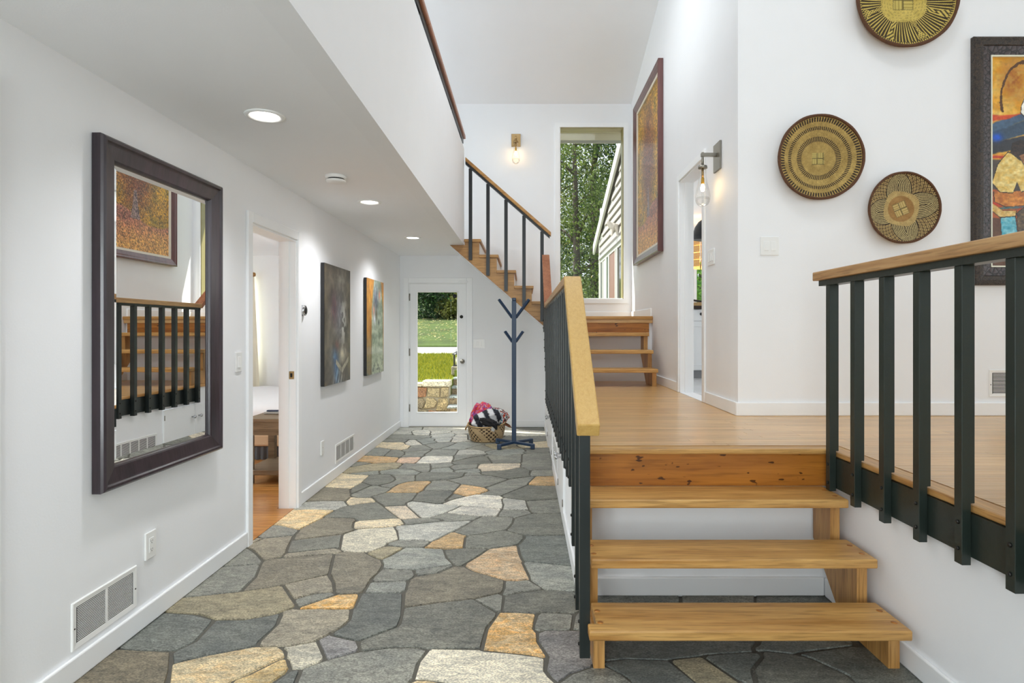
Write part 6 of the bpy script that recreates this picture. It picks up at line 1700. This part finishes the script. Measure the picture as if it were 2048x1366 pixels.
go.modifiers.new('smooth', 'SUBSURF').render_levels = 1
gm.materials.append(plain('weathered_white', (206, 198, 190), 0.8, var=0.1, scale=20))
tag(go, 'weathered white goat figure fixed to the clapboard wall outside', 'figure')

# ------------------------------------------------------------------ outside: garden behind the glass door
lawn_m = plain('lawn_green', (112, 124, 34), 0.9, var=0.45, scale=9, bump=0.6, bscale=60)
def strip(name, pts, x0, x1, mat, label, thick=0.3, nxs=1):
    mb = MB()
    poly = pts + [(pts[-1][0], pts[-1][1] - thick), (pts[0][0], pts[0][1] - thick)]
    return struct(mb.prism(poly, x0, x1, 'x').build(name, mat), label)
strip('ground_patio', [(8.55, -0.12), (10.5, -0.12)], -9, 1.8, plain('gravel_patio', (150, 140, 122), 0.9, var=0.3, scale=40), 'gravel patio outside the glass door')
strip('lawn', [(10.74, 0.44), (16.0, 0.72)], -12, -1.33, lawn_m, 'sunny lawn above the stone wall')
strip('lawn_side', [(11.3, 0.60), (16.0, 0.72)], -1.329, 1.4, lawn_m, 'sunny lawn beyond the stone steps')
strip('driveway', [(16.0, 0.72), (19.0, 0.82)], -30, 20, plain('pale_driveway', (214, 212, 206), 0.8, var=0.04), 'pale sunlit driveway crossing the lawn')
strip('lawn_far', [(19.0, 0.86), (28.0, 1.9), (60, 6.5)], -40, 30, plain('sun_mottled_lawn', (70, 88, 30), 0.95, var=0.9, scale=1.2, bump=0.6, bscale=30), 'sloping lawn beyond the driveway')  # broad colour mottling stands in for sun and shade patches
strip('ground_side', [(14.3, 0.3), (19.0, 0.82)], 1.41, 20, lawn_m, 'grass beside the kitchen wing')
# retaining wall of irregular stones
rw = thing('stone_wall', (-2.0, 10.6, -0.12), 'low garden wall of irregular tan stones outside the door', 'garden wall')
MB().box(-3.2, -1.33, 10.53, 10.74, -0.12, 0.36).build('mortar', plain('pale_mortar', (186, 176, 156), 0.9, bump=0.5), rw)
wst = stone_mat('wall_stone', 60.0)
rws = random.Random(4)
WS = [  # outlines in the wall's face, metres
    [(-1.92, 0.18), (-1.74, 0.19), (-1.72, 0.35), (-1.90, 0.36)], [(-1.71, 0.20), (-1.50, 0.18), (-1.49, 0.34), (-1.70, 0.355)], [(-1.48, 0.17), (-1.35, 0.2), (-1.335, 0.36), (-1.47, 0.355)],
    [(-1.95, 0.02), (-1.80, -0.02), (-1.75, 0.10), (-1.80, 0.17), (-1.94, 0.165)], [(-1.78, -0.02), (-1.58, 0.0), (-1.54, 0.10), (-1.60, 0.165), (-1.73, 0.17), (-1.735, 0.09)],
    [(-1.56, -0.05), (-1.37, -0.06), (-1.345, 0.10), (-1.37, 0.17), (-1.52, 0.155), (-1.525, 0.08)], [(-1.94, -0.12), (-1.72, -0.12), (-1.70, -0.05), (-1.80, -0.035), (-1.93, 0.0)], [(-1.70, -0.12), (-1.40, -0.12), (-1.39, -0.075), (-1.57, -0.06), (-1.685, -0.04)],
    [(-2.25, 0.14), (-1.96, 0.18), (-1.94, 0.355), (-2.22, 0.36)], [(-2.27, -0.12), (-1.96, -0.12), (-1.965, 0.16), (-2.10, 0.15), (-2.26, 0.12)],
    [(-2.6, 0.1), (-2.28, 0.13), (-2.24, 0.355), (-2.58, 0.36)], [(-2.62, -0.12), (-2.29, -0.12), (-2.28, 0.11), (-2.60, 0.08)], [(-3.18, -0.1), (-2.64, -0.12), (-2.62, 0.08), (-2.9, 0.16), (-3.17, 0.12)], [(-3.18, 0.14), (-2.9, 0.18), (-2.63, 0.1), (-2.60, 0.36), (-3.17, 0.36)]]
for i, poly in enumerate(WS):
    o = MB().prism(poly, 10.495 - rws.uniform(0, 0.02), 10.54, 'y').build('stone', wst, rw, 0.008)
    o.color = lin([(166, 122, 92), (184, 168, 136), (172, 156, 126), (150, 138, 118), (186, 170, 138), (178, 160, 126), (160, 148, 126)][i % 7]) + (0,)
for x0, x1, zt in ((-3.2, -2.55, 0.44), (-2.54, -1.80, 0.43), (-1.79, -1.31, 0.475)):
    o = MB().box(x0, x1, 10.46, 10.76, 0.37, zt).build('cap_stone', wst, rw, 0.012)
    o.color = lin((226, 220, 204)) + (0,)  # cap tone made paler for the sunlight on top
ss = thing('stone_steps', (-0.8, 10.8, -0.12), 'bluestone garden steps climbing beside the stone wall', 'steps')
for k in range(5):
    y0, zt = 10.2 + 0.3 * k, 0.06 + 0.14 * k - 0.0
    o = MB().box(-1.325, 0.1, y0 + 0.03, y0 + 0.31, zt - 0.18, zt - 0.036).build('riser_block', wst, ss)
    o.color = lin((150, 132, 108)) + (0,)
    o = MB().box(-1.325, 0.1, y0, y0 + 0.31, zt - 0.035, zt).build('step_slab', wst, ss, 0.006)
    o.color = lin((168, 178, 184)) + (0,)
pier = tag(MB().prism([(-1.40, 11.38), (-1.12, 11.38), (-1.12, 11.66), (-1.40, 11.66)], 0.5, 0.67, 'z').build('stone_pier', wst, None, 0.015), 'small stone pier carrying the lantern', 'pier')
pier.color = lin((150, 142, 128)) + (0,)
ln = thing('garden_lantern', (-1.29, 11.5, 0.67), 'black garden lantern with a white candle on the pier', 'lantern')
for x in (-1.355, -1.225):
    for y in (11.435, 11.565):
        MB().box(x - 0.008, x + 0.008, y - 0.008, y + 0.008, 0.69, 0.89).build('post', M['blacksat'], ln)
MB().box(-1.37, -1.21, 11.42, 11.58, 0.67, 0.69).build('base', M['blacksat'], ln)
MB().lathe([(0.115, 0.0), (0.11, 0.012), (0.04, 0.06), (0.02, 0.065)], (-1.29, 11.5, 0.89), 4).build('roof', M['blacksat'], ln)
MB().tube([(-1.29 + 0.028 * math.cos(a), 11.5, 0.975 + 0.028 * math.sin(a)) for a in np.linspace(-1.2, 4.4, 12)], 0.005, 6).build('ring', M['blacksat'], ln)
MB().lathe([(0.04, 0.0), (0.04, 0.15), (0.0, 0.15)], (-1.29, 11.5, 0.691), 16).build('candle', plain('candle_wax', (236, 228, 196), 0.6), ln)

# grass blades on the near lawn, leaf litter on the far one
def cards(name, pos, size, mat, parent=None, flat=False, kind=None, label=None, aspect=0.55, seed=1):
    r_ = np.random.default_rng(seed)
    n = len(pos)
    if flat: nrm = np.stack([r_.normal(0, 0.2, n), r_.normal(0, 0.2, n), np.ones(n)], -1)
    else: nrm = r_.normal(0, 1, (n, 3))
    nrm /= np.linalg.norm(nrm, axis=1)[:, None]
    t_ = np.cross(nrm, r_.normal(0, 1, (n, 3)))
    t_ /= np.linalg.norm(t_, axis=1)[:, None] + 1e-9
    b_ = np.cross(nrm, t_)
    s = (size * r_.uniform(0.6, 1.3, n))[:, None]
    V4 = np.stack([pos - t_ * s * 0.5, pos + b_ * s * 0.5 * aspect, pos + t_ * s * 0.5, pos - b_ * s * 0.5 * aspect], 1)
    Q = np.arange(4 * n).reshape(n, 4)
    o = link(name, npmesh(name, V4.reshape(-1, 3), Q), mat, parent)
    if kind: tag(o, label, None, None, kind)
    return o
nb = 9000
bx, by = rng.uniform(-3.2, -1.36, nb), rng.uniform(10.8, 16, nb)
bz = 0.44 + (by - 10.74) / 5.26 * 0.28
h_ = rng.uniform(0.03, 0.08, nb)
lean = rng.normal(0, 0.02, (nb, 2))
V3 = np.stack([np.stack([bx - 0.008, by, bz - 0.005], -1), np.stack([bx + 0.008, by, bz - 0.005], -1), np.stack([bx + lean[:, 0], by + lean[:, 1], bz + h_], -1)], 1)
gs = link('grass', npmesh('grass', V3.reshape(-1, 3), np.arange(3 * nb).reshape(nb, 3)), leaf_mat('grass_blade', (96, 116, 28), (186, 176, 56)))
tag(gs, 'bright grass blades on the lawn above the stone wall', None, None, 'stuff')
nl = 900
lx, ly = rng.uniform(-6, -1.5, nl), rng.uniform(20, 28, nl)
lz = 0.86 + (ly - 19) / 9 * 1.04 + 0.015
cards('fallen_leaves', np.stack([lx, ly, lz], -1), 0.09, leaf_mat('dry_leaf', (200, 186, 110), (232, 226, 180)), None, True, 'stuff', 'pale fallen leaves scattered on the sloping lawn', 0.7)

leafA = leaf_mat('forest_leaf', (48, 70, 28), (124, 140, 70))
leafB = leaf_mat('dark_leaf', (26, 52, 30), (72, 108, 54))
leafC = leaf_mat('yellow_leaf', (92, 102, 34), (158, 158, 82))
bark = plain('grey_bark', (74, 66, 56), 0.9, var=0.35, scale=6, bump=0.8, bscale=20)
def tree(label, x, y, z0, h, rad, nleaf, mat, seed, low=0.15, name='tree', size=0.125):
    q = random.Random(seed)
    rr = np.random.default_rng(seed)
    t = thing(name, (x, y, z0), label, 'tree' if name == 'tree' else 'shrub', 'trees beyond the garden' if name == 'tree' else 'shrubs at the lawn edge')
    pts = [Vector((x, y, z0 - 0.1))]
    for k in range(1, 8):
        pts.append(Vector((x + q.uniform(-0.05, 0.05) * h * 0.4 * k / 7, y + q.uniform(-0.03, 0.03) * h * 0.4, z0 + h * 0.9 * k / 7)))
    tr_ = h * 0.016
    MB().tube(pts, [tr_ * (1 - 0.8 * k / 7) for k in range(8)], 8).build('trunk', bark, t)
    cent = []
    for k in range(9):
        f = q.uniform(low + 0.1, 0.9)
        i = int(f * 7)
        b0 = pts[i].lerp(pts[min(i + 1, 7)], f * 7 - i)
        a = q.uniform(0, 6.28)
        L = rad * q.uniform(0.6, 1.0) * (1.1 - 0.5 * f)
        b1 = b0 + Vector((math.cos(a) * L * 0.5, math.sin(a) * L * 0.5, L * 0.35))
        b2 = b0 + Vector((math.cos(a + 0.3) * L, math.sin(a + 0.3) * L, L * 0.55))
        if name == 'tree': MB().tube([b0, b1, b2], [tr_ * 0.4, tr_ * 0.25, tr_ * 0.08], 6).build('branch', bark, t)
        cent += [tuple(b1), tuple(b2)]
    for k in range(26):
        a, f = q.uniform(0, 6.28), q.uniform(low, 1.0)
        e = rad * math.sqrt(q.random()) * math.sqrt(max(0.1, 1 - (2 * f - 1 - 0.1) ** 2 * 0.8))
        cent.append((x + e * math.cos(a), y + e * math.sin(a), z0 + h * f))
    C_ = np.array(cent)
    k = rr.integers(0, len(C_), nleaf)
    pos = C_[k] + rr.normal(0, 1, (nleaf, 3)) * np.array([0.22, 0.22, 0.18]) * rad
    pos[:, 2] = np.maximum(pos[:, 2], z0 + 0.02)
    cards('foliage', pos, size, mat, t, aspect=0.6, seed=seed)
    return t
def gz(y): return 0.86 + (y - 19) / 9 * 1.04 if y < 28 else 1.9 + (y - 28) / 32 * 4.6
TREES = [
    ('slender broadleaf tree in front of the other window trees', 2.0, 23.0, 11.0, 2.4, 15000, leafA, 31),
    ('leafy tree with dark trunk behind the slender window tree', 3.1, 26.5, 12.5, 2.9, 16000, leafB, 32),
    ('yellowish tree at the upper part of the tall window', 1.5, 28.5, 13.5, 3.0, 16000, leafC, 33),
    ('broad tree partly hidden by the kitchen wing', 4.9, 27.5, 12.0, 3.0, 14000, leafA, 34),
    ('tall tree at the back of the woods seen in the tall window', 3.8, 33.0, 16.0, 3.6, 16000, leafA, 35),
    ('dark tree behind the shrubs seen through the glass door', -4.6, 31.5, 9.0, 2.6, 7000, leafB, 36),
    ('dark tree behind the bright shrub above the lantern', -2.9, 32.5, 9.5, 2.6, 6500, leafB, 37),
    ('green tree beyond the kitchen garden window', 7.6, 26.0, 9.0, 3.0, 6000, leafA, 38),
    ('pale tree between the house wing and the woods', 1.0, 34.0, 15.0, 3.6, 15000, leafA, 39),
]
for lab, x, y, h, rad, n, m_, sd_ in TREES:
    tree(lab, x, y, gz(y), h, rad, n, m_, sd_, 0.05 if x < 0 else 0.1)
for lab, x, y, h, rad, m_, sd_ in [
    ('dark shrub at the lawn edge on the hinge side of the glass door', -4.9, 28.4, 1.5, 0.9, leafB, 51),
    ('dense green shrub in the middle of the lawn edge', -4.0, 28.6, 1.6, 0.9, leafB, 52),
    ('yellow-green shrub in front of the dark trees at the lawn edge', -3.4, 28.0, 1.1, 0.6, leafC, 53),
    ('bright green shrub at the lawn edge above the lantern', -3.0, 28.8, 1.8, 0.9, leafA, 54)]:
    tree(lab, x, y, gz(y) - 0.05, h, rad, 2600, m_, sd_, 0.02, 'shrub', 0.15)
tree('bright shrub outside the kitchen garden window', 4.6, 16.6, 0.5, 3.4, 1.3, 5000, leaf_mat('sunny_leaf', (70, 130, 40), (150, 190, 80)), 61, 0.1, 'shrub', 0.14)
